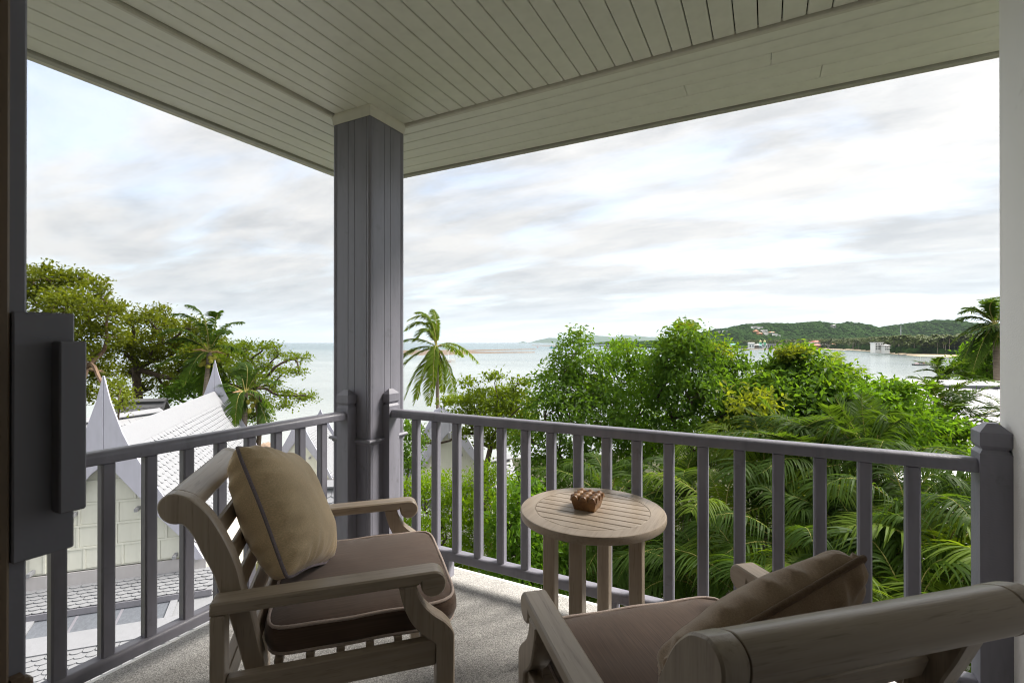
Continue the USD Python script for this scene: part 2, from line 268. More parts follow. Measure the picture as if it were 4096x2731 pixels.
mat('sea_water', {'g': ('geometry', {}), 'mp': ('mapping', {'rotation': (0, 0, 0.5), 'scale': (0.5, 1.7, 1.0)}), 'n': ('noise_texture', {'scale': 0.85, 'detail': 6.0, 'roughness': 0.62}),
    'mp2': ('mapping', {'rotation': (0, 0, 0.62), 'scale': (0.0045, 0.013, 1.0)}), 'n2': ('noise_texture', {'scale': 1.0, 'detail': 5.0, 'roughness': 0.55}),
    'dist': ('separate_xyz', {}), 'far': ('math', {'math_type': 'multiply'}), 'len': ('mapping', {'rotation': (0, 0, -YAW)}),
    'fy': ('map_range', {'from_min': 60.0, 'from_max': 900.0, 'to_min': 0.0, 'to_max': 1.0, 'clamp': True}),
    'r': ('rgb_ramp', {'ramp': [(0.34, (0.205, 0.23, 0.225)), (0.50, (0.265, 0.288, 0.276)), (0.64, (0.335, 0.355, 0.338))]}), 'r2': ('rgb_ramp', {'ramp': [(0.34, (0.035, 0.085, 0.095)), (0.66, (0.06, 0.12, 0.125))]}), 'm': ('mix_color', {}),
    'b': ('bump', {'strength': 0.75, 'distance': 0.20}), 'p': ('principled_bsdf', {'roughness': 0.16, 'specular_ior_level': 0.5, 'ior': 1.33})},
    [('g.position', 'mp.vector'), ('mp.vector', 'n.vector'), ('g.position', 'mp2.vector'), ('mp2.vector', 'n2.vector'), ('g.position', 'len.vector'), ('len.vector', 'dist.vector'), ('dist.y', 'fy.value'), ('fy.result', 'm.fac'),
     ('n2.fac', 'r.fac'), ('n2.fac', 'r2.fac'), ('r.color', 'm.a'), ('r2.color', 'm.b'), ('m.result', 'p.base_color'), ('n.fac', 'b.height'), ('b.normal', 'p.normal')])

# ------------------------------------------------------------------ the balcony: floor, ceiling, walls
XL, YR, RAIL = -2.24, 2.305, 0.941
YW = 0.20                                                             # the house wall that the door stands in
XW = 0.745                                                            # the dividing wall on the right
fl = structure('balcony_floor')
obj('pebble_screed', box(-2.375, XW, YW, 2.405, -0.20, 0.0), 'pebble_floor', fl)
obj('white_edge', join(box(-2.405, XW + .3, 2.4055, 2.438, -0.24, -0.006, .004), box(-2.408, -2.3755, YW, 2.405, -0.24, -0.006, .004)), 'white_edge', fl)
ceil = structure('ceiling')
ZC, ZS, XI, YI = 2.765, 2.755, -2.385, 2.455
obj('backing', box(-3.15, 1.9, -4.2, 3.15, 2.79, 2.95), 'shadow_gap', ceil)
g = 0.0935
for k in range(40):                                                   # boards of the main ceiling
    x0 = XI + .016 + k * g
    x1 = min(x0 + g - .005, XW + .6)
    if x0 > XW + .4: break
    obj('plank', box(x0, x1, YW + .02, YI - .012, ZC, 2.788, .0035), 'ceiling_paint', ceil)
edges = [-2.405, -2.501, -2.621, -2.742, -2.868, -3.0, -3.135]
for k in range(6):                                                    # soffit boards over the left railing
    obj('soffit_plank', box(edges[k + 1] + .005, edges[k], -1.2, 2.43 + .118 * k, ZS, 2.786, .004), 'ceiling_paint', ceil)
edges = [2.475, 2.560, 2.668, 2.782, 2.905, 3.035, 3.160]
for k in range(6):                                                    # soffit boards over the right railing, in lengths
    j_ = (None, None, .02, -.40, .25, None)[k]; xs = [-2.43 - .118 * k] + ([j_] if j_ else []) + [1.8]
    for a, b_ in zip(xs, xs[1:]):
        obj('soffit_plank', box(a + .001, b_ - .0012, edges[k], edges[k + 1] - .005, ZS, 2.786, .004), 'ceiling_paint', ceil)
obj('cove_moulding', join(box(XI - .022, XI + .006, -1.2, YI - .03, 2.747, 2.786, .006)), 'cream_trim', ceil)
obj('cove_moulding', join(box(XI + .3, 1.8, YI - .008, YI + .022, 2.747, 2.786, .006)), 'cream_trim', ceil)
obj('edge_strip', box(-3.186, -3.139, -1.2, 3.19, 2.742, 2.787, .004), 'soffit_trim', ceil)
obj('edge_strip', box(-3.138, 1.8, 3.164, 3.198, 2.742, 2.787, .004), 'soffit_trim', ceil)
obj('fascia', box(-3.25, -3.187, -1.2, 3.27, 2.752, 3.05, .006), 'cream_trim', ceil)
obj('fascia', box(-3.186, 1.9, 3.199, 3.23, 2.752, 3.05, .006), 'cream_trim', ceil)
obj('roof_deck', box(-3.18, 1.9, -4.2, 3.19, 2.951, 3.05), 'roof_white', ceil)

t = thing('dividing_wall', 'rough white rendered wall edge closing the right side of the balcony', 'wall')
obj('wall_face', box(XW, XW + .16, -.6, 2.375, -.24, 2.785, .006), 'white_wall', t)
room = structure('room_shell')                                        # the room behind the camera that the balcony opens from
obj('room_wall', box(-3.0, 1.6, -4.15, -4.0, -.2, 2.78), 'room_wall', room)
obj('room_wall', box(-3.1, -3.001, -4.15, YW - .1, -.2, 2.78), 'room_wall', room)
obj('room_wall', box(XW + .161, XW + .26, -3.99, -.6, -.2, 2.78), 'room_wall', room)
obj('room_wall', box(-3.0, -1.05, YW - .12, YW - .002, -.2, 2.78), 'room_wall', room)
obj('room_floor', box(-3.0, XW + .16, -3.99, YW - .001, -.2, -.002), 'room_floor', room)
obj('room_ceiling', box(-3.0, XW + .16, -3.99, YW - .125, 2.66, 2.78), 'room_wall', room)

# the door leaf at the left of the opening with its plate and pull
d = thing('balcony_door', 'dark grey balcony door leaf with brown inner frame at the left edge of the view', 'door')
obj('stile', box(-1.02, -.905, YW + .002, .279, .01, 2.6, .003), 'dark_grey_paint', d)
obj('inner_frame', box(-1.02, -.897, YW - .12, .2555, .01, 2.6, .004), 'brown_frame', d) if False else obj('inner_frame', box(-.9035, -.893, YW + .01, .2585, .01, 2.6, .003), 'brown_frame', d)
pl = obj('handle_plate', box(-.9045, -.8925, .2605, .3262, 1.053, 1.392, .002), 'dark_grey_paint', d)
obj('grip', box(-.892, -.866, .300, .3305, 1.112, 1.352, .002), 'dark_grey_paint', d)
obj('bolt', join(box(-.904, -.885, .259, .281, .868, .896, .004), box(-.904, -.889, .259, .272, .80, .9)), 'brown_frame', d)

# the corner column
c = thing('corner_column', 'square lavender grey panelled column at the balcony corner between the two railings', 'column', (-2.241, 2.301, 0))
hw = .151
obj('core', box(-hw + .004, hw - .004, -hw + .004, hw - .004, -.2, 2.75), 'grey_paint', c)
for R in (0, math.pi / 2, math.pi, -math.pi / 2):
    Rm = rotz(R)
    for a, b_ in ((-.128, -.028), (-.0265, .0265), (.028, .128)):
        obj('board', xf(box(a, b_, -hw, -hw + .0038, .0, 2.70, .0012), Rm), 'grey_paint', c)
    bead = join(tube([(hw - .012, -hw + .012, 0), (hw - .012, -hw + .012, 2.70)], .0165, 14), tube([(hw - .026, -hw + .001, 0), (hw - .026, -hw + .001, 2.70)], .0035, 8), tube([(hw - .001, -hw + .026, 0), (hw - .001, -hw + .026, 2.70)], .0035, 8))
    obj('corner_bead', xf(bead, Rm), 'grey_paint', c, smooth=40)
ringp = [(0, -.02), (.006, -.014), (.008, -.006), (.016, -.004), (.021, .003), (.021, .009), (.016, .015), (0, .017)]
def square_ring(prof, h, z):
    V, n = [], len(prof)
    for sx, sy in ((-1, -1), (1, -1), (1, 1), (-1, 1)): V += [(sx * (h + o), sy * (h + o), z + dz) for o, dz in prof]
    F = []
    for k in range(4):
        for j in range(n - 1): a = k * n + j; b_ = ((k + 1) % 4) * n + j; F.append((a, b_, b_ + 1, a + 1))
    return np.array(V), np.array(F)
obj('band_moulding', square_ring(ringp, hw, .755), 'grey_paint', c, smooth=30)
obj('cap_moulding', square_ring([(0, -.062), (.003, -.060), (.004, -.045), (.007, -.026), (.014, -.016), (.015, 0.0), (0, 0.005)], hw, 2.765), 'cream_trim', c, smooth=30)
obj('base_skirting', square_ring([(0, .0), (.012, 0), (.012, .09), (.004, .1), (0, .1)], hw, 0.002), 'grey_paint', c)

# the two railings
def newel(hx, hy):
    rings = [(0, 0), (0, .962), (.009, .975), (.009, .977), (0, .990), (0, 1.036), (.027, 1.066)]
    V = [(sx * (hx - i), sy * (hy - i), z) for i, z in rings for sx, sy in ((-1, -1), (1, -1), (1, 1), (-1, 1))]
    F = [(r * 4 + k, r * 4 + (k + 1) % 4, r * 4 + 4 + (k + 1) % 4, r * 4 + 4 + k) for r in range(len(rings) - 1) for k in range(4)]
    n = len(V); F += [(n - 4, n - 3, n - 2, n - 1), (3, 2, 1, 0)]
    return np.array(V, float), np.array(F)
def rail_profile(w, h, r=.022):
    a = np.linspace(0, math.pi / 2, 6)
    pts = [(-w / 2, 0.004), (-w / 2 + .004, 0), (w / 2 - .004, 0), (w / 2, .004)] + [(w / 2 - r + r * math.cos(t), h - r + r * math.sin(t)) for t in a] + [(-w / 2 + r - r * math.sin(t), h - r + r * math.cos(t)) for t in a]
    return np.array(pts)
AX = basis((0, 1, 0), (0, 0, 1), (1, 0, 0)); AY = basis((-1, 0, 0), (0, 0, 1), (0, 1, 0))   # (across, up, along) for rails along x and along y
R1 = thing('balcony_railing', 'lavender grey railing running left from the column behind the khaki cushion chair', 'railing', (XL, 0, 0), group='balcony railings')
obj('top_rail', xf(prism(rail_profile(.068, .049), 2.08 - YW, .002), AY, (0, YW, .892)), 'grey_paint', R1, smooth=30)
obj('bottom_rail', xf(prism(rail_profile(.066, .050, .018), 2.08 - YW, .002), AY, (0, YW, .107)), 'grey_paint', R1, smooth=30)
for k in range(12):
    y = 1.931 - .145 * k
    obj('baluster', box(-.0215, .0215, y - .0225, y + .0225, .150, .8925, .006), 'grey_paint', R1)
obj('newel_post', xf(newel(.045, .0345), None, (0, 2.1125, 0)), 'grey_paint', R1)
for y in (1.72, .70): obj('foot_block', box(-.03, .03, y - .03, y + .03, 0, .1068, .003), 'grey_paint', R1)
R2 = thing('balcony_railing', 'lavender grey railing running right from the column to the white wall behind the table', 'railing', (0, YR, 0), group='balcony railings')
obj('top_rail', xf(prism(rail_profile(.068, .049), .662 + 2.0395, .002), AX, (-2.0395, 0, .892)), 'grey_paint', R2, smooth=30)
obj('bottom_rail', xf(prism(rail_profile(.066, .050, .018), .662 + 2.0395, .002), AX, (-2.0395, 0, .107)), 'grey_paint', R2, smooth=30)
for k in range(17):
    x = -1.866 + .1467 * k
    obj('baluster', box(x - .0225, x + .0225, -.0215, .0215, .150, .8925, .006), 'grey_paint', R2)
obj('newel_post', xf(newel(.0265, .045), None, (-2.0635, 0, 0)), 'grey_paint', R2)
obj('newel_post', xf(newel(.043, .043), None, (.7035 - .0015, 0, 0)), 'grey_paint', R2)
for x in (-1.64, -.665, .33): obj('foot_block', box(x - .03, x + .03, -.03, .03, 0, .1068, .003), 'grey_paint', R2)

# ------------------------------------------------------------------ furniture on the balcony
CH_W, CH_A = .764, .068                                               # width over the arms, width of an arm
def arc(cx_, cy_, r, a0, a1, n=10): a = np.radians(np.linspace(a0, a1, n)); return [(cx_ + r * math.cos(t), cy_ + r * math.sin(t)) for t in a]
ARM = [(0, .6145), (0, .646), (.004, .650)] + [(.30, .6505)] + arc(.601, .6115, .039, 90, -200, 20) + [(.556, .6145)]
LEG = [(.609, 0), (.665, 0), (.665, .449), (.660, .462)] + smooth_curve([(.655, .471), (.637, .492), (.617, .508), (.598, .524), (.579, .544), (.566, .563), (.556, .586), (.550, .6142)], 4).tolist() + \
      smooth_curve([(.496, .6142), (.503, .580), (.518, .536), (.541, .492), (.575, .455), (.598, .436), (.609, .422)], 4).tolist()
UPF = smooth_curve([(.127, .409), (.108, .490), (.089, .581), (.067, .649), (.053, .711), (.030, .776), (.003, .833), (-.024, .878), (-.058, .914), (-.080, .927), (-.103, .935)], 4).tolist()
UPB = smooth_curve([(-.103, .935), (-.121, .932), (-.136, .920), (-.141, .904), (-.139, .886), (-.131, .869), (-.116, .856), (-.100, .8505), (-.084, .849), (-.070, .834), (-.054, .807), (-.032, .754), (-.009, .703), (.006, .650), (.036, .559), (.073, .409)], 4).tolist()
ROLL = smooth_curve([(-.060, .9145), (-.080, .9265), (-.103, .9345), (-.121, .9315), (-.1355, .9195), (-.1405, .904), (-.1385, .886), (-.1305, .8695), (-.1155, .8565), (-.098, .852), (-.080, .855), (-.062, .866), (-.048, .884), (-.048, .900)], 4, closed=True)
def pr(poly, x, w, b=.004): return xf(prism(poly, w, b), AX, (x, 0, 0))
def make_chair(label, loc, h):
    c = thing('armchair', label, 'armchair', loc, -h, 'wooden armchairs on the balcony')
    hw_ = CH_W / 2; hx = hw_ - CH_A
    for s in (1, -1):
        x0 = hw_ - CH_A if s > 0 else -hw_
        obj('arm', pr(ARM, x0, CH_A, .005), 'teak_y', c, smooth=35)
        xl = hw_ - .060 if s > 0 else -hw_
        obj('front_leg', pr(LEG, xl, .060, .004), 'teak_z', c, smooth=35)
        obj('rear_leg', box(xl, xl + .060, 0.0005, .036, 0, .6140, .003), 'teak_z', c)
        xu = hx - .047 if s > 0 else -hx + .001
        obj('back_upright', pr(UPF + UPB[1:], xu, .046, .004), 'teak_z', c, smooth=35)
        xr = hw_ - .045 if s > 0 else -hw_ + .012
        obj('side_rail', box(xr, xr + .033, .0365, .6085, .357, .435, .003), 'teak_y', c)
    obj('top_roll', pr(ROLL, -hx + .0475, 2 * hx - .0950, .001), 'teak_x', c, smooth=40)
    for z, y in ((.800, .000), (.722, .036), (.644, .060), (.566, .083), (.488, .104)):
        m = box(-hx + .0475, hx - .0475, -.009, .009, -.024, .024, .004)
        obj('back_slat', xf(m, rotx(math.radians(20 if z < .75 else 27)), (0, y - .012, z)), 'teak_x', c)
    obj('front_rail', box(-hw_ + .0605, hw_ - .0605, .617, .650, .350, .430, .004), 'teak_x', c)
    obj('rear_rail', box(-hw_ + .0605, hw_ - .0605, .004, .034, .357, .430, .003), 'teak_x', c)
    for y in (.16, .245, .33, .415, .50, .58):
        obj('seat_slat', box(-hx + .03, hx - .0, y - .012, y + .012, .412, .4335, .002), 'teak_x', c)
    return c
C1, C2 = (-1.593, 1.0316, .7691), (.0862, 1.0184, -.7332)
chair = make_chair('greyish teak armchair left of the table with the pale khaki pillow standing in it', (C1[0], C1[1], 0), C1[2])
dup(chair, 'armchair', 'greyish teak armchair at the lower right, seen from behind over its rounded back rail', 'armchair', (C2[0], C2[1], 0), -C2[2], group='wooden armchairs on the balcony')

def seat_cushion():
    """Boxed cushion: outline rings from the bottom seam up over a bulging side to the top seam and the domed top."""
    n = 96; a = np.arange(n) * 2 * np.pi / n; hx_, hy_, e = .305, .285, 9.0
    ct, st = np.cos(a), np.sin(a); r = (np.abs(ct) ** e + np.abs(st) ** e) ** (-1 / e)
    base = np.stack([hx_ * r * ct, hy_ * r * st], 1); nn = nrm(np.stack([ct * np.abs(ct) ** .6, st * np.abs(st) ** .6], 1))
    lim = CH_W / 2 - CH_A - .006
    rings = []
    for z, o in ((.0, -.004), (.012, .006), (.035, .015), (.058, .012), (.072, .004), (.078, -.002)):
        p = base + nn * o; p[:, 0] = np.clip(p[:, 0], -lim, lim); rings.append(np.column_stack([p, np.full(n, z)]))
    for s in (.975, .94, .88, .78, .62, .42, .2):
        p = base * s; z = .078 + .016 * (1 - s ** 5) ** .8
        w_ = .0035 * np.sin(a * 34 + 3 * np.sin(a * 3)) * math.exp(-((s - .93) / .05) ** 2) * (0.5 + np.sin(a * 2.0 + .7)) + .003 * (meshkit.noise(np.column_stack([p * 14, np.zeros(n)]), 3) - .5)
        rings.append(np.column_stack([p, z + w_]))
    V = np.vstack(rings + [np.array([[0, 0, .0945], [0, 0, 0]])]); m = len(rings); k = np.arange(n); F = []
    for q in range(m - 1): F.append(np.stack([q * n + k, q * n + (k + 1) % n, (q + 1) * n + (k + 1) % n, (q + 1) * n + k], 1))
    F = np.vstack(F); T = np.vstack([F[:, [0, 1, 2]], F[:, [0, 2, 3]], np.stack([(m - 1) * n + k, (m - 1) * n + (k + 1) % n, np.full(n, m * n)], 1), np.stack([(k + 1) % n, k, np.full(n, m * n + 1)], 1)])
    def seam(z, o): p = base + nn * o; p[:, 0] = np.clip(p[:, 0], -lim, lim); return tube(np.column_stack([p, z + .0015 * np.sin(a * 9)]), .0052, 6, closed=True)
    return (V, T), seam(.079, .001), seam(.003, .001)
body_, s1, s2 = seat_cushion()
def place_cushion(C, label):
    fx, fy = math.sin(C[2]), math.cos(C[2])
    t = thing('seat_cushion', label, 'cushion', (C[0] + fx * .405, C[1] + fy * .405, .4345), -C[2], 'brown seat cushions')
    obj('cover', body_, 'brown_fabric', t, smooth=True); obj('piping', s1, 'pale_piping', t, smooth=True); obj('piping', s2, 'pale_piping', t, smooth=True)
place_cushion(C1, 'brown boxed seat cushion with pale piping under the standing khaki pillow')
place_cushion(C2, 'brown boxed seat cushion with pale piping under the leaning dun pillow at lower right')

def pillow(size, thick, seed, pinch=.024, n=44):
    g_ = np.linspace(-1, 1, n); U, Vv = np.meshgrid(g_, g_, indexing='ij')
    du, dv = 1 - np.abs(U) ** 2.6, 1 - np.abs(Vv) ** 2.6
    h = np.clip(du * dv, 0, 1) ** .46
    X = U * (size / 2 - pinch * (1 - Vv ** 2) * np.abs(U)) ; Y = Vv * (size / 2 - pinch * (1 - U ** 2) * np.abs(Vv))
    cr_ = 1 - .085 * (U * Vv) ** 4; X = X * cr_; Y = Y * cr_
    edge = np.exp(-((1 - np.maximum(np.abs(U), np.abs(Vv))) / .22) ** 2)
    ang = np.where(np.abs(U) > np.abs(Vv), Vv, U)
    wr = .007 * edge * (np.sin(ang * 17 + 2 * np.sin(ang * 5 + seed)) + .7 * np.sin(ang * 29 + seed * 2)) + .012 * (meshkit.fbm(np.stack([U * 2.2 + seed, Vv * 2.2, 0 * U], -1), 3, seed) - .5)
    top = thick / 2 * h + wr * (h > 0.02); bot = -thick / 2 * h * .95 + wr[::-1] * (h > .02)
    inner = np.ones_like(U, bool); inner[0] = inner[-1] = False; inner[:, 0] = inner[:, -1] = False
    idt = np.arange(n * n).reshape(n, n); idb = idt.copy(); idb[inner] = n * n + np.arange(inner.sum())
    V = np.vstack([np.stack([X, Y, np.where(inner, top, 0)], -1).reshape(-1, 3), np.stack([X, Y, bot], -1)[inner]])
    q = lambda I: np.stack([I[:-1, :-1], I[1:, :-1], I[1:, 1:], I[:-1, 1:]], -1).reshape(-1, 4)
    qt, qb = q(idt), q(idb)[:, ::-1]
    F = np.vstack([qt[:, [0, 1, 2]], qt[:, [0, 2, 3]], qb[:, [0, 1, 2]], qb[:, [0, 2, 3]]])
    rim = np.vstack([np.stack([X, Y, 0 * X], -1)[0], np.stack([X, Y, 0 * X], -1)[1:, -1], np.stack([X, Y, 0 * X], -1)[-1, ::-1][1:], np.stack([X, Y, 0 * X], -1)[::-1, 0][1:-1]])
    return (V, F), rim
def sag(m, f): v = np.array(m[0] if isinstance(m, tuple) else m); v2 = f(v); return (v2, m[1]) if isinstance(m, tuple) else v2
def chair_frame(C, p):
    fx, fy = math.sin(C[2]), math.cos(C[2]); return np.array([C[0] + p[0] * fy + p[1] * fx, C[1] - p[0] * fx + p[1] * fy, p[2]])
def place_pillow(C, corner, u, v, size, thick, seed, cover, pipe, label, prad=.0055, vsize=None):
    """corner: the top corner at the chair's right; u runs along the top edge towards it, v up the side (both in the chair's frame)."""
    m, rim = pillow(size, thick, seed); sy = size if vsize is None else vsize; m[0][:, 1] *= sy / size; rim[:, 1] *= sy / size; v = nrm(np.array(v, float)); u = np.array(u, float); u = nrm(u - v * (u @ v)); w = np.cross(u, v); B_ = basis(u, v, w)
    cen = np.asarray(corner, float) - u * size / 2 - v * sy / 2; lo_ = .531 - cen[2]
    def settle(p): p = p @ B_.T; p[:, 2] = np.where(p[:, 2] < lo_, lo_ + (p[:, 2] - lo_) * .06, p[:, 2]); return p
    t = thing('pillow', label, 'pillow', chair_frame(C, cen), -C[2], 'loose pillows in the armchairs')
    obj('cover', (settle(m[0]), m[1]), cover, t, smooth=True); obj('piping', tube(settle(rim), prad, 8, closed=True), pipe, t, smooth=True)
place_pillow(C1, (.125, .000, 1.036), (.85, -.25, .36), (-.18, -.181, .396), .47, .24, 3, 'khaki_fabric', 'mauve_piping', 'plump khaki pillow with mauve piping standing in the left armchair')
place_pillow(C2, (.145, .02, .958), (.908, -.102, .413), (-.39, -.66, .66), .48, .16, 8, 'dun_fabric', 'dun_piping', 'dun brown pillow leaning against the back rail of the right armchair', .0065, .40)

# the round table and the carved ashtray box
TZ, TR, TC = .67, .2935, (-.6356, 1.909)
tb = thing('side_table', 'round slatted teak side table beside the railing, carved box on top', 'table', (TC[0], TC[1], 0))
def ring_sector(r_in_w, r_in_d, a0, a1):                              # rim piece between the slats' field and the round edge
    pass
nseg = 128; aa = np.arange(nseg) * 2 * np.pi / nseg
rimp = [(TR - .012, TZ - .035), (TR - .003, TZ - .031), (TR, TZ - .022), (TR, TZ - .008), (TR - .003, TZ - .002), (TR - .008, TZ)]
RI = .232
fieldhw = np.sqrt(np.maximum(RI ** 2, 0))
obj('rim', lathe([(RI, TZ - .030), (TR - .012, TZ - .035)] + rimp[1:] + [(RI, TZ), (RI, TZ - .030)], nseg), 'teak_y', tb, smooth=30)
ns, gap = 9, .0042; pitch = 2 * .229 / ns
for k in range(ns):
    y0, y1 = -.229 + k * pitch + gap / 2, -.229 + (k + 1) * pitch - gap / 2
    yy = max(abs(y0), abs(y1)); rr = RI - .001
    xs0, xs1 = math.sqrt(max(rr ** 2 - y0 ** 2, 1e-5)), math.sqrt(max(rr ** 2 - y1 ** 2, 1e-5))
    poly = [(-xs0, y0), (xs0, y0), (xs1, y1), (-xs1, y1)]
    mid = math.sqrt(max(rr ** 2 - ((y0 + y1) / 2) ** 2, 1e-5)); poly = [(-xs0, y0), (xs0, y0), (mid, (y0 + y1) / 2), (xs1, y1), (-xs1, y1), (-mid, (y0 + y1) / 2)]
    obj('slat', xf(prism(poly, .024, .0015), None, (0, 0, TZ - .0245)), 'teak_x', tb)
for k in range(4):
    R_ = rotz(k * math.pi / 2 + .02); obj('leg', xf(box(-.026, .026, -.026, .026, 0, TZ - .056, .003), R_, tuple(R_ @ np.array([.182, 0, 0]))), 'teak_z', tb)
for k in range(2): obj('under_brace', xf(box(-.205, .205, -.02, .02, TZ - .0555 + .0005 * k, TZ - .0352, .002), rotz(k * math.pi / 2 + .02)), 'teak_x', tb) if k == 0 else [obj('under_brace', xf(box(a, b_, -.02, .02, TZ - .0555, TZ - .0352, .002), rotz(math.pi / 2 + .02)), 'teak_x', tb) for a, b_ in ((-.205, -.0205), (.0205, .205))]
p0 = at_z(2350, 2030, TZ)
ab = thing('ashtray_box', 'small carved brown wooden ashtray box with egg-crate lid standing on the round table', 'ashtray', (p0[0] + .0, p0[1] + .0, TZ), 0.0)
def taper_box(w0, w1, z0, z1, wall, floor):
    o0, o1, i1, i0 = w0 / 2, w1 / 2, w1 / 2 - wall, w0 / 2 - wall
    rings = [(o0, z0), (o1, z1), (i1, z1), (i0, z0 + floor)]
    V = [(sx * h, sy * h, z) for h, z in rings for sx, sy in ((-1, -1), (1, -1), (1, 1), (-1, 1))]
    F = [(r * 4 + k, r * 4 + (k + 1) % 4, r * 4 + 4 + (k + 1) % 4, r * 4 + 4 + k) for r in range(3) for k in range(4)] + [(3, 2, 1, 0), (12, 13, 14, 15)]
    return np.array(V, float), np.array(F)
obj('body', taper_box(.084, .106, .0005, .042, .007, .006), 'carved_wood', ab)
gx = np.linspace(-.056, .056, 46); GX, GY = np.meshgrid(gx, gx, indexing='ij')
wv = .0034 * (np.cos(GX / .112 * 6 * np.pi) + np.cos(GY / .112 * 6 * np.pi)) ; hole = np.exp(-(((np.mod(GX / .112 * 3, 1) - .5) ** 2 + (np.mod(GY / .112 * 3, 1) - .5) ** 2) / .035)); zt = .060 + wv - .017 * hole
nI = 46; I = np.arange(nI * nI).reshape(nI, nI)
Vt_ = np.stack([GX, GY, zt], -1).reshape(-1, 3); Vb = Vt_.copy(); Vb[:, 2] = .0425
q = np.stack([I[:-1, :-1], I[1:, :-1], I[1:, 1:], I[:-1, 1:]], -1).reshape(-1, 4)
loop = np.concatenate([I[:, 0], I[-1, 1:], I[::-1, -1][1:], I[0, ::-1][1:-1]]); nb = nI * nI
side = np.stack([loop, np.roll(loop, -1), np.roll(loop, -1) + nb, loop + nb], 1)[:, ::-1]
obj('egg_crate_lid', (np.vstack([Vt_, Vb]), np.vstack([q, q[:, ::-1] + nb, side])), 'carved_wood', ab, smooth=35)

# ------------------------------------------------------------------ sea, land, hills
w_ = 60000.0
def grid(l0, l1, d0, d1, nl, nd, zf):
    L, D = np.meshgrid(np.linspace(l0, l1, nl), np.linspace(d0, d1, nd), indexing='ij')
    P = L[..., None] * RGT + D[..., None] * FWD; P[..., 2] = zf(L, D)
    I = np.arange(nl * nd).reshape(nl, nd); q = np.stack([I[:-1, :-1], I[1:, :-1], I[1:, 1:], I[:-1, 1:]], -1).reshape(-1, 4)
    return P.reshape(-1, 3), q
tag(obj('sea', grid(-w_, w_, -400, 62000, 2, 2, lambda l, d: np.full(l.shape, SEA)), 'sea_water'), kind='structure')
def n2(x, y, s, seed=0, o=4): return meshkit.fbm(np.stack([np.asarray(x) / s, np.asarray(y) / s, np.zeros(np.shape(x))], -1), o, seed)
def garden(l, d):
    shore = 40 + 14 * np.clip((l - 6) / 30, 0, 1) + 8 * (n2(l, d, 14, 5) - .5)
    return GROUND - 3.2 * np.clip((d - shore) / 10, 0, 1) ** .8 + .3 * (n2(l, d, 6, 2) - .5)
tag(obj('garden_ground', grid(-70, 90, -30, 75, 80, 60, garden), 'garden_soil', smooth=True), kind='structure')
# far coast: sand, then the wooded plain; shore points measured on the water
shore = [(2560, 1381.5), (2700, 1384), (2900, 1388), (3000, 1391), (3120, 1393), (3240, 1395), (3300, 1397), (3400, 1401), (3480, 1406), (3540, 1412), (3600, 1419), (3700, 1424.5), (3800, 1427), (3900, 1429), (4050, 1434), (4300, 1445)]
sp = np.array([at_z(x, y, SEA) for x, y in shore]); sp = smooth_curve(sp, 5); inland = nrm(np.array([.62, .78, 0]) @ np.array([RGT, FWD, UP]))
def strips(offs):
    V = np.vstack([sp + inland * o * np.linspace(1.4, 1.0, len(sp))[:, None] + UP * z for o, z in offs]); m = len(sp); k = np.arange(m - 1)
    return V, np.vstack([np.stack([r * m + k, r * m + k + 1, (r + 1) * m + k + 1, (r + 1) * m + k], 1) for r in range(len(offs) - 1)])
tag(obj('beach_sand', strips([(-6, -.6), (0, .12), (10, .9), (26, 1.5), (30, 1.3)]), 'sand', smooth=True), kind='structure')
tag(obj('coastal_plain', strips([(27, 1.2), (36, 2.0), (200, 3.0), (900, 4.0), (2600, 5.0)]), 'coast_land', smooth=True), kind='structure')
prof = np.array([(2560, 1368), (2720, 1363), (2790, 1353), (2830, 1341), (2870, 1317), (2925, 1315), (2985, 1299), (3050, 1294), (3093, 1292), (3150, 1298), (3227, 1292), (3260, 1289), (3323, 1298), (3370, 1297), (3404, 1289), (3440, 1298), (3485, 1312), (3529, 1321), (3565, 1311), (3610, 1300), (3687, 1287), (3747, 1285), (3790, 1292), (3828, 1301), (3900, 1312), (4000, 1322), (4150, 1335), (4400, 1350)], float)
HD = 1500.0
def hill_h(l, d):
    s = CX + FPX * l / (HD + .35 * (d - HD)); top = (HY - np.interp(s, prof[:, 0], prof[:, 1])) * HD / FPX + EYE - 3.0
    top = np.where(s < 3529, top, top * 1.0); c = HD + 180 * (n2(s, 0 * s, 160, 9) - .5)
    f = np.clip(1 - np.abs(d - c) / np.where(d < c, 470, 900), 0, 1); f = f * f * (3 - 2 * f)
    spur = 1 + .30 * (n2(l, d, 170, 4) - .5) * (1 - f) * 2
    return (SEA + 3) + (top - SEA - 3) * np.clip(f * spur, 0, 1.0) + 3 * (n2(l, d, 40, 6) - .5)
tag(obj('hills', grid(300, 1900, 980, 2300, 150, 90, hill_h), 'wood_far', smooth=True), kind='structure')
def blob(seed, squash=.8, nsub=1):
    m = trimesh.creation.icosphere(nsub); v = np.array(m.vertices); r = 1 + .55 * (meshkit.noise(v * 2.1 + seed * 7.3, seed) - .5) + .35 * (meshkit.noise(v * 5 + seed, seed + 9) - .5)
    return v * r[:, None] * np.array([1, 1, squash]), np.array(m.faces)
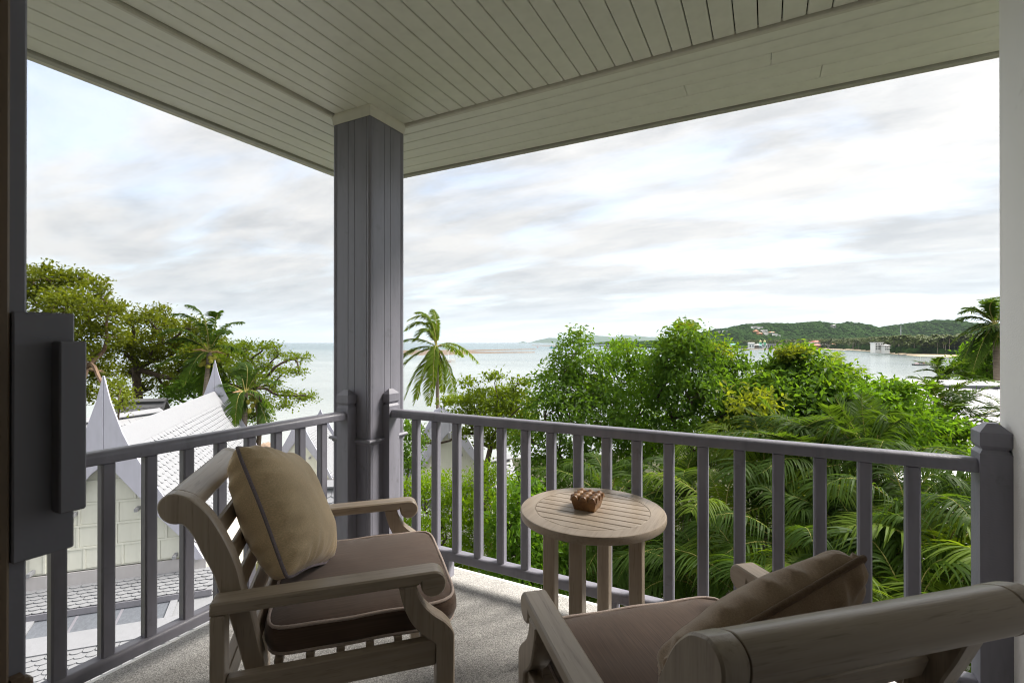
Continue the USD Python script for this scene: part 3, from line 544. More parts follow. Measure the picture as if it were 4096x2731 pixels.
def instancer(name, protos, mats, pos, scale, idx, kind='stuff', label=None, cat=None, rots=None, parent=None):
    pp = path_of(parent); pi = UsdGeom.PointInstancer.Define(stage, pp + '/' + numbered(pp, name)); paths = []
    for k, m in enumerate(protos):
        pth = f'{pi.GetPath()}/prototype_{k:03d}'; usdkit.mesh(stage, pth, m, M[mats[k]], smooth=False); paths.append(pth)
    pi.CreatePrototypesRel().SetTargets(paths); pi.CreateProtoIndicesAttr(Vt.IntArray.FromNumpy(np.asarray(idx, np.int32)))
    pi.CreatePositionsAttr(Vt.Vec3fArray.FromNumpy(np.asarray(pos, np.float32))); sc = np.asarray(scale, np.float32); sc = np.repeat(sc[:, None], 3, 1) if sc.ndim == 1 else sc
    pi.CreateScalesAttr(Vt.Vec3fArray.FromNumpy(sc.astype(np.float32)))
    a = RNG.uniform(0, 2 * np.pi, len(pos)) if rots is None else rots
    pi.CreateOrientationsAttr(Vt.QuathArray([Gf.Quath(float(math.cos(t / 2)), 0, 0, float(math.sin(t / 2))) for t in a]))
    return tag(pi.GetPrim(), label, cat, kind=kind)

# leaves -----------------------------------------------------------
def leaf_mesh(P, A, N, L, W, fold=.18, droop=.12):
    A = nrm(A); S = nrm(np.cross(A, N)); N = np.cross(S, A); L = np.broadcast_to(L, (len(P),))[:, None]; W = np.broadcast_to(W, (len(P),))[:, None]
    v = np.stack([P, P + A * L * .45 + S * W * .5 + N * W * fold, P + A * L - UP * L * droop, P + A * L * .45 - S * W * .5 + N * W * fold], 1).reshape(-1, 3)
    k = np.arange(len(P))[:, None] * 4
    return v, np.hstack([k + [[0, 1, 2]], k + [[0, 2, 3]]]).reshape(-1, 3)
def rand_dirs(rng, n): return nrm(rng.normal(size=(n, 3)))
def crown_leaves(rng, clumps, leaf, wid, per=14, spread=.35, droop=.25, up=.35, shell=.55, density=1.0, flat=.7, droopy=0.12, fold=.18):
    """Leaf rosettes on twig ends scattered through the outer part of each clump (centre, radii, twigs)."""
    P, O = [], []
    for c_, r_, n in clumps:
        n = max(3, int(n * density)); dd = rand_dirs(rng, n); dd[:, 2] = np.where(dd[:, 2] < -.35, -dd[:, 2], dd[:, 2]); dd = nrm(dd)
        rad = rng.uniform(shell, 1.0, n) ** .6 * (0.62 + .72 * meshkit.noise(dd * 2.4 + np.asarray(c_) * .7, 5)) * np.where(rng.random(n) < .10, 1.28, 1.0)
        P.append(np.asarray(c_) + dd * np.asarray(r_) * rad[:, None]); O.append(nrm(dd / np.asarray(r_)))
    tips, out = np.vstack(P), np.vstack(O); n = len(tips)
    P = np.repeat(tips, per, 0) + rng.normal(size=(n * per, 3)) * spread * leaf * np.array([1, 1, .7]); o = np.repeat(out, per, 0)
    A = nrm(o * .7 + rand_dirs(rng, n * per) * .9 + UP * (.25 - droop)); N = nrm(UP * up + o * .4 + rand_dirs(rng, n * per) * .45)
    s = rng.uniform(.65, 1.2, n * per)
    return leaf_mesh(P, A, N, leaf * s, wid * s, fold, droopy), tips
def limb(a, b, r0, r1, rng, bend=.12, n=6, sides=6):
    a, b = np.asarray(a, float), np.asarray(b, float); t = np.linspace(0, 1, n)[:, None]; L = np.linalg.norm(b - a); o = rng.normal(size=3) * bend * L; o[2] = abs(o[2]) * .5
    o2 = rng.normal(size=3) * bend * .4 * L
    return tube(a + (b - a) * t + o * (np.sin(t * np.pi)) + o2 * np.sin(t * 2 * np.pi), np.linspace(r0, r1, n), sides)
def tree(name, label, base, fork, clumps, leaf_mat, bark_mat, seed, leaf=.14, wid=.06, per=14, trunk_r=.16, spread=.9, twigs=5, density=1.0, cat='tree', group=None, extra=None, sprays=0, **kw):
    rng = np.random.default_rng(seed); t = thing(name, label, cat, base, 0, group); b0 = np.asarray(base, float)
    cl = [(np.asarray(c_) - b0, r_, n) for c_, r_, n in clumps]; lv, tips = crown_leaves(rng, cl, leaf, wid, per, spread, density=density, **kw)
    fk = np.asarray(fork, float) - b0; wood_ = [limb((0, 0, 0), fk, trunk_r, trunk_r * .72, rng, .05, 7, 9)]
    nodes = [(fk, 0.0, trunk_r * .62)]
    for c_, r_, n in sorted(cl, key=lambda q: np.linalg.norm(q[0] - fk)):
        k = min(range(len(nodes)), key=lambda i: np.linalg.norm(nodes[i][0] - c_) + .55 * nodes[i][1]); a, la, ra_ = nodes[k]
        rb_ = max(ra_ * .66, trunk_r * .07); wood_.append(limb(a, c_, ra_ * .85, rb_, rng, .12, 6, 6)); nodes.append((c_, la + np.linalg.norm(c_ - a), rb_))
        dd = rand_dirs(rng, twigs); dd[:, 2] = np.abs(dd[:, 2]) * .8
        for q in dd: wood_.append(limb(c_, c_ + q * np.asarray(r_) * .85, min(rb_ * .6, trunk_r * .10), trunk_r * .025, rng, .14, 4, 4))
    obj('trunk', join(*wood_), bark_mat, t, smooth=50)
    obj('crown', lv, leaf_mat, t, kind='stuff')
    if sprays:
        sc_ = [(c_ + np.array([0, 0, r_[2] * .55]) + rng.normal(size=3) * .25 * r_[0], (r_[0] * .55, r_[0] * .55, r_[2] * .42), sprays) for c_, r_, n in cl if rng.random() < .8]
        obj('young_leaves', crown_leaves(rng, sc_, leaf * .95, wid * .95, 10, spread, up=.6, shell=.2, droop=.35, droopy=.2)[0], 'leaf_young', t, kind='stuff')
    if extra is not None: obj('crown_tips', extra(rng, b0), 'leaf_yellow', t, kind='stuff')
    return t
# palms ------------------------------------------------------------
def frond(rng, p0, p1, p2, lmax=.7, pairs=34, hang=.5, wind=(0, 0, 0), wid=.032, seg=3, start=.12, vee=.25, ragged=.12, rr=.02):
    """A feather leaf along a bent rib; returns (leaflets, rib)."""
    p0, p1, p2 = (np.asarray(p, float) for p in (p0, p1, p2)); wind = np.asarray(wind, float)
    t = np.linspace(start, .995, pairs); B = lambda t: ((1 - t) ** 2)[:, None] * p0 + (2 * t * (1 - t))[:, None] * p1 + (t ** 2)[:, None] * p2
    T = nrm((2 * (1 - t))[:, None] * (p1 - p0) + (2 * t)[:, None] * (p2 - p1)); S = np.cross(T, UP)
    bad = np.linalg.norm(S, axis=1) < .25; S[bad] += np.array([.3, .2, 0]); S = nrm(S); N = np.cross(S, T)
    prof_ = np.sin(np.pi * np.clip(.10 + .88 * (t - start) / (1 - start), 0, 1)) ** .55
    V, F, off = [], [], 0
    for sg in (-1, 1):
        tt = t + rng.normal(size=pairs) * .004; base = B(np.clip(tt, 0, 1)); l = lmax * prof_ * rng.uniform(1 - ragged, 1 + ragged * .6, pairs)
        d0 = nrm(T * rng.uniform(.45, .75, pairs)[:, None] + sg * S * .85 + N * (vee + rng.normal(size=pairs) * .10)[:, None] + wind * .25)
        hg = hang * rng.uniform(.7, 1.25, pairs)
        ks = np.linspace(0, 1, seg + 1); c_ = [base + d0 * (l * k)[:, None] * (1 - .25 * hg[:, None] * k) + (-UP * hg[:, None] + wind) * (l * k ** 2)[:, None] for k in ks]
        wv = nrm(np.cross(d0, N) + .25 * N * rng.normal(size=(pairs, 1)))
        ww = [wid * q for q in np.interp(ks, [0, .25, .6, 1], [.45, 1, .85, .05])]
        rows = [np.stack([c - wv * w / 2, c + wv * w / 2], 1) for c, w in zip(c_, ww)]; v = np.stack(rows, 1).reshape(pairs, -1, 3); nv = v.shape[1]
        f = np.vstack([[[2 * r, 2 * r + 1, 2 * r + 3], [2 * r, 2 * r + 3, 2 * r + 2]] for r in range(seg)]); F.append((np.arange(pairs)[:, None, None] * nv + f).reshape(-1, 3) + off); V.append(v.reshape(-1, 3)); off += pairs * nv
    tr = np.linspace(0, 1, 9); rib = tube(B(tr), np.linspace(rr, rr * .2, 9), 4)
    return (np.vstack(V), np.vstack(F)), rib
def palm(name, label, base, head, fronds, seed, mat_='palm_green', trunk_r=.14, cat='palm tree', group=None, nuts=0, spath=0, trunk=True, lean=0.0, dryone=False, **kw):
    rng = np.random.default_rng(seed); b0 = np.asarray(base, float); hd = np.asarray(head, float) - b0; t = thing(name, label, cat, base, 0, group)
    if trunk:
        k = np.linspace(0, 1, 26)[:, None]; mid = hd * .5 + RGT * lean; pts = (1 - k) ** 2 * 0 + 2 * k * (1 - k) * mid + k ** 2 * hd
        rad = np.interp(k[:, 0], [0, .06, .3, 1], [trunk_r * 1.6, trunk_r * 1.15, trunk_r, trunk_r * .8]) * (1 + .05 * (np.arange(26) % 2))
        obj('trunk', tube(pts, rad, 10), 'bark_palm', t, smooth=50)
    for q in fronds:
        p1, p2, o = (q + ({},))[:3]; lv, rib = frond(rng, hd, hd + np.asarray(p1), hd + np.asarray(p2), **{**kw, **o})
        dry = dryone and q is fronds[-1]; f = obj('frond', lv, 'leaf_yellow' if dry else mat_, t, label='yellowing frond' if dry else None); obj('rib', rib, 'frond_stem', f, smooth=True)
    for q in range(nuts):
        a = rng.uniform(0, 2 * np.pi); r = rng.uniform(.2, .42); m = trimesh.creation.icosphere(1, .105); obj('coconut', (np.array(m.vertices) * [1, 1, 1.15] + hd + [r * math.cos(a), r * math.sin(a), rng.uniform(-.75, -.25)], np.array(m.faces)), 'coconut', t, smooth=True)
    for q in range(spath):
        a = rng.uniform(0, 2 * np.pi); e = np.array([math.cos(a), math.sin(a), rng.uniform(-.4, .4)]); obj('dry_spathe', tube([hd, hd + e * .35, hd + e * .75 - UP * .15], [.03, .06, .01], 5), 'dry_husk', t)
    return t
def ring_fronds(rng, n, length, e_hi=75, e_lo=-15, droop=.55, jit=.15, wind=(0, 0, 0), az0=None, azspan=None):
    out = []
    for k in range(n):
        u = k / max(n - 1, 1); az = (2.39996 * k + rng.normal() * .2) if az0 is None else az0 + azspan * (rng.random() - .5); el = math.radians(e_hi + (e_lo - e_hi) * u ** .8 + rng.normal() * 6); L = length * rng.uniform(1 - jit, 1 + jit) * (.8 + .2 * math.sin(math.pi * (.2 + .8 * u)))
        d0 = np.array([math.cos(az) * math.cos(el), math.sin(az) * math.cos(el), math.sin(el)]); h = np.array([math.cos(az), math.sin(az), 0])
        p1 = d0 * L * .55; p2 = p1 + (h * (.55 - .15 * (el > 1)) + UP * (math.sin(el) * .45 - droop)) * L * .55 + np.asarray(wind) * L
        out.append((p1, p2))
    return out

# ------------------------------------------------------------------ houses with steep gabled roofs below the balcony
def roof_tiles(parent, O, e1, e2, L, S, pitch, row, mat_, keep=300, thick=.022, name='roof_tile', score=None, bevel=True, mask=None):
    """Fish-scale tiles on a slope: O lower corner, e1 along the eaves, e2 up the slope. The tiles that show largest are parts; the rest one part."""
    O, e1, e2 = (np.asarray(q, float) for q in (O, e1, e2)); nn = nrm(np.cross(e1, e2)); nr, nc = int(S / row), int(L / pitch)
    w = pitch * .485; pts = np.array([(-w, 1.25), (w, 1.25), (w, .34), (w * .82, .16), (w * .45, .03), (0, 0), (-w * .45, .03), (-w * .82, .16), (-w, .34)]); pts[:, 1] *= row * 1.15
    m = len(pts); lift = np.interp(pts[:, 1], [0, row * 1.4], [.034, .002]); top = np.column_stack([pts, lift]); bot = np.column_stack([pts, lift - thick])
    tri = earcut(pts); k = np.arange(2, m); ed = np.array([(a, a + 1) for a in range(1, m - 1)] + [(m - 1, 0)])
    F = np.vstack([tri, np.vstack([np.stack([ed[:, 0], ed[:, 0] + m, ed[:, 1] + m], 1), np.stack([ed[:, 0], ed[:, 1] + m, ed[:, 1]], 1)])]); base = np.vstack([top, bot]); T = []
    for r in range(nr):
        for c_ in range(nc + 1):
            x = (c_ + .5 * (r % 2)) * pitch; y = r * row
            if x < w or x > L - w or (mask and not mask(x, y)): continue
            T.append((x, y))
    T = np.array(T); C = O + T[:, :1] * e1 + T[:, 1:] * e2
    wob = RNG.normal(size=(len(T), 2)) * [.004, .012]
    xy = parent.GetAttribute('xformOp:translate').Get(); rz = parent.GetAttribute('xformOp:rotateZ').Get(); W = C @ rotz(math.radians(rz)).T + np.array(xy)
    dist = np.linalg.norm(W - EYEP, axis=1); v = W - EYEP; dep = v @ FWD; sx = CX + FPX * (v @ RGT) / dep; sy = HY - FPX * v[:, 2] / dep
    inn = (sx > 60) & (sx < 4000) & (sy > 1200) & (sy < 2740); order = np.argsort(np.where(inn, dist, dist + 1e4)); rest = []
    for q, i in enumerate(order):
        v_ = C[i] + (base[:, :1] + wob[i, 0]) * e1 + base[:, 1:2] * e2 + (base[:, 2:] + wob[i, 1] * .25 * np.clip(1 - base[:, 1:2] / row, 0, 1)) * nn
        if q < keep and inn[i]: obj(name, (v_, F), mat_, parent)
        else: rest.append((v_, F))
    if rest: obj(name + '_field', join(*rest), mat_, parent, kind='stuff')
def slab(parent, name, quad, thick, mat_):
    """A flat panel from four corners, with thickness below it."""
    q = np.asarray(quad, float); n_ = nrm(np.cross(q[1] - q[0], q[3] - q[0])); v = np.vstack([q, q - n_ * thick])
    return obj(name, (v, np.array([[0, 1, 2, 3], [7, 6, 5, 4], [0, 4, 5, 1], [1, 5, 6, 2], [2, 6, 7, 3], [3, 7, 4, 0]])), mat_, parent)
BO = [(0, 1.285), (.135, .70), (.253, .31), (.36, -.03), (.50, -.36), (.766, -.86), (1.155, -1.55), (1.503, -2.22), (1.977, -3.14)]
BI = [(1.80, -3.14), (1.482, -2.54), (1.10, -2.08), (.732, -1.60), (.40, -1.16), (.23, -.93), (0, -.74)]
def house(name, label, front, rz, k, ridge_z, Ly, group, tile_keep=(300, 0), skirt=True, spire=1.0, nrow=1.0):
    """front: (x, y) under the front ridge end; k: size; local x to the right along the gable, y away along the ridge, z absolute height."""
    t = thing(name, label, 'house', (front[0], front[1], 0), rz, group); R = ridge_z; bo, bi = np.array(BO) * k, np.array(BI) * k; bo[:3, 1] *= spire; bo[:3, 0] *= (spire + 1) / 2
    for yy, th in ((-.03, .06), (Ly, .06)):
        for s in (-1, 1):
            p = np.vstack([bo, bi]); p = p * [s, 1]; p[p[:, 0] == 0] += [s * .004, 0]
            v, f = prism(p if s > 0 else p[::-1], th, .006); M_ = basis((1, 0, 0), (0, 0, 1), (0, -1, 0))
            obj('bargeboard', xf((v, f), M_, (0, yy + th / 2, R)), 'lavender_board', t)
        if yy < 1: obj('apex_boss', xf(box(-.05, .05, -.10, .02, -.16, .10, .02), None, (0, yy, R - .83 * k)), 'roof_white', t)
    sl = 1.60; ew, ez = 1.93 * k, -1.93 * k * sl; Ls = math.hypot(ew, ez)
    for s in (-1, 1):
        e2 = np.array([-s * ew, 0, -ez]) / Ls; e1 = np.array([0, float(s), 0]); O = np.array([s * ew, .04 if s > 0 else Ly - .04, R - .05 + ez])
        slab(t, 'roof_slope', [O, O + e1 * (Ly - .08), O + e1 * (Ly - .08) + e2 * Ls, O + e2 * Ls], .05, 'roof_tile_pale')
        show = tile_keep[0] if s > 0 else tile_keep[1]
        if show: roof_tiles(t, O + np.cross(e1, e2) * .006, e1, e2, Ly - .10, Ls - .5 * k, .25 * k * nrow, .165 * k * nrow, 'roof_white', show)
        n_ = np.cross(e1, e2); c0_ = O + e2 * (Ls - .52 * k) + n_ * .028; c1_ = O + e2 * (Ls + .012) + n_ * .028
        slab(t, 'ridge_cap', [c0_, c0_ + e1 * (Ly - .08), c1_ + e1 * (Ly - .08), c1_], .02, 'roof_white')
    gw = 1.80 * k; z0 = R - 3.14 * k                                  # the boarded gable wall
    wall = [(-gw, z0), (gw, z0), (.02, z0 + gw * 1.60), (-.02, z0 + gw * 1.60)]
    M_ = basis((1, 0, 0), (0, 0, 1), (0, -1, 0)); obj('gable_wall', xf(prism(wall, .12, .002), M_, (0, .32 * k, 0)), 'cream_panel', t)
    y0 = .20 * k - .001; rows = 5; ph = .50 * k; rngp = np.random.default_rng(5)
    for r in range(rows):
        za, zb = z0 + .03 + r * ph, z0 + (r + 1) * ph - .03
        half = gw - (zb - z0) / 1.60 - .05 * k
        if half < .12: continue
        x = -half + (r % 2) * .22 * k
        cuts = [-half] + list(np.arange(-half + .30 * k + .28 * k * (r % 2), half - .15, .72 * k)) + [half]
        for a, b_ in zip(cuts, cuts[1:]):
            if b_ - a > .1: obj('wall_panel', box(a + .028 * k, b_ - .028 * k, y0 - .010, y0 - .0005, za + .004, zb + .002, .004), 'cream_panel', t)
            obj('wall_batten', box(b_ - .024 * k, b_ + .024 * k, y0 - .022, y0 - .0005, za - .005, zb + .005, .003), 'cream_panel', t)
        obj('wall_rail', box(-half - .12 * k, half + .12 * k, y0 - .026, y0 - .0005, zb + .006, zb + .054, .003), 'cream_panel', t)
    for s in (-1, 1):
        for q in (.6, 1.35): obj('purlin_end', box(s * q * k - .035, s * q * k + .035, -.02, .30, R - (.80 + 1.60 * q) * k - .12, R - (.80 + 1.60 * q) * k - .04, .004), 'roof_white', t)
    if skirt:
        sx0, sx1 = -2.35 * k, 2.25 * k
        obj('base_ledge', box(sx0 * .9, sx1 * .88, y0 - .07, y0 - .036, z0 - .31 * k, z0 - .004, .004), 'ledge_pink', t)
        ta, tb_ = np.array([sx0, y0 - .05, z0 - .30 * k]), np.array([sx0, y0 - .72 * k, z0 - .545 * k]); e1 = np.array([1.0, 0, 0]); e2 = nrm(ta - tb_); S_ = np.linalg.norm(ta - tb_)
        slab(t, 'skirt_slope', [tb_, tb_ + e1 * (sx1 - sx0), ta + e1 * (sx1 - sx0), ta], .05, 'roof_tile_pale')
        roof_tiles(t, tb_ + np.cross(e1, e2) * .006, e1, e2, sx1 - sx0, S_, .20 * k, .098 * k, 'roof_tile_pale', 170 if tile_keep[0] else 0, name='skirt_tile')
        yf, zf = tb_[1], tb_[2]
        obj('fascia', box(sx0, sx1, yf - .03, yf - .002, zf - .12 * k, zf + .012, .004), 'fascia_grey', t); obj('fascia', box(sx0 + .02, sx1 - .02, yf - .012, yf + .02, zf - .32 * k, zf - .1205 * k, .004), 'fascia_grey', t)
        obj('soffit_wall', box(sx0 + .2, sx1 - .2, yf + .25 * k, y0 + .3, GROUND - .3, z0 - .62 * k), 'cream_panel', t)
    obj('side_wall', box(-1.65 * k, 1.65 * k, .45 * k, Ly - .1, GROUND - .5, z0 + .3), 'cream_panel', t)
    return t
PA = at(418, 1502.6, 11.0)
houseA = house('gabled_house', 'nearest white tiled house with two tall lavender roof spires below the left railing', PA[:2], math.radians(47.1), 1.0, -.686, 10.1, 'white tiled gabled houses', (130, 0))
p = at(1196, 1708, 22.0)
house('gabled_house', 'small white gabled house by the water seen between the left railing and the column', p[:2], math.radians(34.3), .76, p[2], 3.5, 'white tiled gabled houses', (120, 0), nrow=.9, spire=.35)
p = at(1797, 1666, 19.0)
house('gabled_house', 'white gabled house just right of the column above the bright green hedge', p[:2], math.radians(44), .83, p[2], 2.3, 'white tiled gabled houses', (60, 160), nrow=.8, spire=.14)

# the low roof in front of the nearest house, with a skylight let into it
lr = thing('low_roof', 'low white tiled roof with grey skylight panel seen through the left balusters', 'roof', (PA[0], PA[1], 0), math.radians(47.1))
sl = .35; A0 = np.array([0, -.15, -4.395]); f2 = nrm(np.array([0, 1.0, sl])); e1 = np.array([1.0, 0, 0]); nn_ = np.cross(e1, f2)
P_ = lambda x, y: np.array([x, y, -4.5 + (y + .45) * sl])
slab(lr, 'roof_slope', [P_(-3.6, -3.6), P_(4.4, -3.6), P_(4.4, -.10), P_(-3.6, -.10)], .08, 'roof_tile_pale')
roof_tiles(lr, P_(-3.6, -.52) + nn_ * .006, e1, f2, 8.0, .42, .20, .105, 'roof_tile_pale', 60, name='upper_tile')
roof_tiles(lr, P_(-3.6, -3.6) + nn_ * .006, e1, f2, 8.0, 2.36, .20, .118, 'roof_tile_pale', 240, name='lower_tile')
slab(lr, 'skylight', [P_(-.98, -.97) + nn_ * .020, P_(1.44, -.97) + nn_ * .020, P_(1.44, -.53) + nn_ * .020, P_(-.98, -.53) + nn_ * .020], .018, 'skylight_grey')
for x in (-.28, .52): slab(lr, 'glazing_bar', [P_(x, -.96) + nn_ * .026, P_(x + .05, -.96) + nn_ * .026, P_(x + .05, -.54) + nn_ * .026, P_(x, -.54) + nn_ * .026], .006, 'fascia_grey')
slab(lr, 'flashing', [P_(-3.6, -1.37) + nn_ * .045, P_(4.4, -1.37) + nn_ * .045, P_(4.4, -.975) + nn_ * .060, P_(-3.6, -.975) + nn_ * .060], .03, 'roof_white')
for x in (-1.12, 1.445): slab(lr, 'skylight_frame', [P_(x, -.97) + nn_ * .055, P_(x + .135, -.97) + nn_ * .055, P_(x + .135, -.12) + nn_ * .055, P_(x, -.12) + nn_ * .055], .04, 'roof_white')
obj('support_wall', box(-3.4, 4.2, -3.3, -.2, GROUND - .3, -5.75), 'cream_panel', lr)

def lean_roof(name, label, a, b_, drop, run, mat_, tile, keep, cap='roof_white', cat='roof', group=None, pitch=.25, row=.16):
    """A roof slope that falls towards the viewer from the ridge a-b; run is horizontal, drop vertical."""
    a, b_ = np.asarray(a, float), np.asarray(b_, float); b_ = np.array([b_[0], b_[1], a[2]]); h = b_ - a; L = np.linalg.norm(h); ang = math.atan2(h[1], h[0])
    t = thing(name, label, cat, a, ang, group); S_ = math.hypot(run, drop); e1 = np.array([1.0, 0, 0]); lo = np.array([0, -run, -drop]); e2 = -lo / S_; nn2 = np.cross(e1, e2)
    slab(t, 'roof_slope', [lo, lo + e1 * L, e1 * L, np.zeros(3)], .06, 'roof_tile_pale' if mat_ != 'roof_tile_grey' else mat_)
    slab(t, 'roof_slope', [e1 * L, e1 * L + [0, run, -drop], np.array([0, run, -drop]), np.zeros(3)][::1], .06, mat_)
    if tile: roof_tiles(t, lo + nn2 * .006, e1, e2, L, S_ - .2, pitch, row, mat_, keep)
    obj('ridge_cap', xf(prism([(-.22, -.10), (.0, .05), (.22, -.10), (.0, .02)][::-1] if False else [(-.24, -.11), (0, .0), (.24, -.11), (.24, -.07), (0, .05), (-.24, -.07)], L, .004), AX, (0, 0, .02)), cap, t)
    obj('support_wall', box(.2, L - .2, -run + .3, run - .3, GROUND - a[2] - 2.2, -drop - .07), 'cream_panel', t)
    return t
lean_roof('tiled_roof', 'dark grey tiled roof under the trees behind the nearest house', at(470, 1602, 26), at(668, 1585, 26.6), 1.6, 1.5, 'roof_tile_grey', True, 120, 'roof_tile_grey', pitch=.30, row=.2)
lean_roof('tiled_roof', 'white tiled roof peeping out behind the front spire of the nearest house', at(250, 1690, 17.5), at(640, 1652, 21), 2.4, 2.2, 'roof_tile_pale', True, 120, pitch=.27, row=.18)
lean_roof('tiled_roof', 'white tiled roof between the khaki pillow and the column', at(1130, 1935, 13.5), at(1480, 1930, 13.8), 3.6, 3.4, 'roof_white', True, 200)
lean_roof('tiled_roof', 'pinkish white tiled roof left of the gabled house beside the column', at(1560, 1852, 19.0), at(1672, 1850, 19.6), 2.2, 2.0, 'roof_tile_pale', True, 60, pitch=.22, row=.15)
lean_roof('tiled_roof', 'white tiled roof wing right of the gabled house behind the bright hedge', at(1925, 1838, 19.5), at(2040, 1838, 20.2), 2.0, 2.0, 'roof_tile_pale', True, 60, pitch=.22, row=.15)
lean_roof('tiled_roof', 'white roof with small scale tiles glimpsed through palm leaves at lower right', at(3560, 1905, 8.6), at(4150, 1935, 8.9), 2.4, 2.6, 'roof_white', True, 200, pitch=.22, row=.15)
# the broad pale roof with large diamond sheets at the right
ra, rb = at(3545, 1526, 15.0), at(4230, 1541, 14.0); rb[2] = ra[2]; h = rb - ra; L = np.linalg.norm(h)
dr = thing('diamond_roof', 'broad white roof of large diamond sheets behind the far right tree', 'roof', ra, math.atan2(h[1], h[0])); run, drop = 4.2, 2.5; S_ = math.hypot(run, drop); e1 = np.array([1.0, 0, 0]); lo = np.array([0, -run, -drop]); e2 = -lo / S_; nn2 = np.cross(e1, e2)
slab(dr, 'roof_slope', [lo, lo + e1 * L, e1 * L, np.zeros(3)], .08, 'roof_diamond'); slab(dr, 'roof_slope', [e1 * L, e1 * L + [0, run, -drop], np.array([0, run, -drop]), np.zeros(3)], .08, 'roof_diamond')
pd_, rd_ = .44, .30
for r in range(int(S_ / rd_) - 1):
    for c_ in range(int(L / pd_)):
        o = lo + e1 * ((c_ + .5 + .5 * (r % 2)) * pd_) + e2 * (r * rd_) + nn2 * .004
        if (c_ + 1 + .5 * (r % 2)) * pd_ > L: continue
        v = np.array([(0, 0, .022), (.5 * pd_ * .985, rd_ * .97, .010), (0, 2 * rd_ * .97, .004), (-.5 * pd_ * .985, rd_ * .97, .010), (0, 0, .004), (.5 * pd_ * .985, rd_ * .97, .0), (-.5 * pd_ * .985, rd_ * .97, .0)])
        if np.dot(o + e2 * rd_, [0, 0, 1]) < -drop - .1: continue
        obj('sheet', (o + v[:, :1] * e1 + v[:, 1:2] * e2 + v[:, 2:] * nn2, np.array([[0, 1, 2], [0, 2, 3], [0, 4, 5], [0, 5, 1], [0, 3, 6], [0, 6, 4]])), 'roof_diamond', dr) if len([1]) and r * 30 + c_ < 900 and (r >= int(S_ / rd_) - 11) else None
obj('ridge_cap', xf(prism([(-.24, -.13), (0, .0), (.24, -.13), (.24, -.08), (0, .05), (-.24, -.08)], L, .004), AX, (0, 0, .03)), 'roof_diamond', dr)
obj('support_wall', box(.2, L - .2, -run + .3, run - .3, GROUND - ra[2] - .4, -drop - .08), 'cream_panel', dr)
tag(obj('boulder', (lambda v, f: (v * [2.6, 1.8, 1.3] + at_z(1075, 1825, -10.2), f))(*blob(3, .9, 3)), 'rock', smooth=40), 'brown boulder on the shore by the water behind the left railing', 'rock')

# ------------------------------------------------------------------ trees and palms of the garden
def clumps_at(rows, d, jit=.6, kd=180, seed=0, flat=1.0):
    rng = np.random.default_rng(seed + 100); out = []
    for r in rows:
        x, y, rad = r[:3]; fl = r[3] if len(r) > 3 else flat
        out.append((at(x, y, d + rng.uniform(-jit, jit)), (rad, rad, rad * fl), int(kd * rad ** 2 * (0.55 + .45 * fl)) + 8))
    return out
def grow(name, label, rows, d, base_x, leaf_mat, seed, fork=None, bark_mat='bark_dark', jit=.6, kd=180, flat=1.0, gz=GROUND, bd=0.0, **kw):
    cl = clumps_at(rows, d, jit, kd, seed, flat); b_ = at(base_x, HY, d + bd); b_[2] = gz
    fk = at(*fork, d) if fork else np.array([b_[0], b_[1], min(c[0][2] for c in cl) + .2])
    return tree(name, label, b_, fk, cl, leaf_mat, bark_mat, seed, **kw)
def tips(rows, d, n=26, leaf=.12, wid=.045):
    def f(rng, b0):
        cl = [(at(x, y, d) - b0, (r, r, r * .6), n) for x, y, r in rows]
        return crown_leaves(rng, cl, leaf, wid, 9, .6, density=1.0, up=.5, shell=.2)[0]
    return f
G1 = 'dense green garden trees beyond the right railing'
kw = dict(leaf=.15, wid=.060, per=12, droop=.55, droopy=.25, twigs=7, kd=95, sprays=9)
grow('garden_tree', 'dense green tree with a pointed top just right of the sandbar and coconut palm', [(2303, 1368, .26), (2296, 1426, .42), (2255, 1488, .5), (2345, 1496, .55), (2215, 1566, .6), (2310, 1581, .8), (2390, 1596, .65), (2180, 1666, .65), (2280, 1686, .9), (2400, 1706, .8), (2130, 1771, .6), (2240, 1816, .9), (2380, 1836, .9), (2160, 1916, .7), (2300, 1956, .9), (2100, 2016, .6), (2200, 2086, .8), (2350, 2086, .8), (2120, 2176, .7), (2230, 2246, .8)], 12.6, 2290, 'leaf_deep', 21, group=G1, trunk_r=.10, **kw)
grow('garden_tree', 'second dense green tree with a rounded top left of the tallest garden tree', [(2478, 1404, .3), (2520, 1446, .45), (2450, 1466, .4), (2570, 1496, .5), (2490, 1536, .7), (2590, 1586, .7), (2440, 1616, .6), (2540, 1676, .9), (2640, 1746, .8), (2480, 1766, .9), (2580, 1856, .9), (2470, 1926, .8)], 13.4, 2520, 'leaf_fresh', 22, group=G1, trunk_r=.10, **kw)
grow('garden_tree', 'tallest dense green garden tree whose tip rises above the far headland', [(2748, 1322, .22), (2742, 1371, .4), (2705, 1411, .4), (2660, 1451, .5), (2790, 1426, .5), (2860, 1426, .42), (2920, 1450, .33), (2720, 1486, .7), (2830, 1506, .7), (2940, 1526, .6), (2650, 1546, .6), (2760, 1596, .9), (2890, 1616, .85), (2985, 1625, .42), (2690, 1676, .9), (2830, 1716, .9), (2960, 1716, .8), (2760, 1816, .9), (2900, 1836, .9)], 12.0, 2790, 'leaf_deep', 23, group=G1, trunk_r=.11, extra=tips([(2748, 1316, .2), (2870, 1411, .35), (2700, 1426, .3), (2640, 1466, .3)], 12.0), **kw)
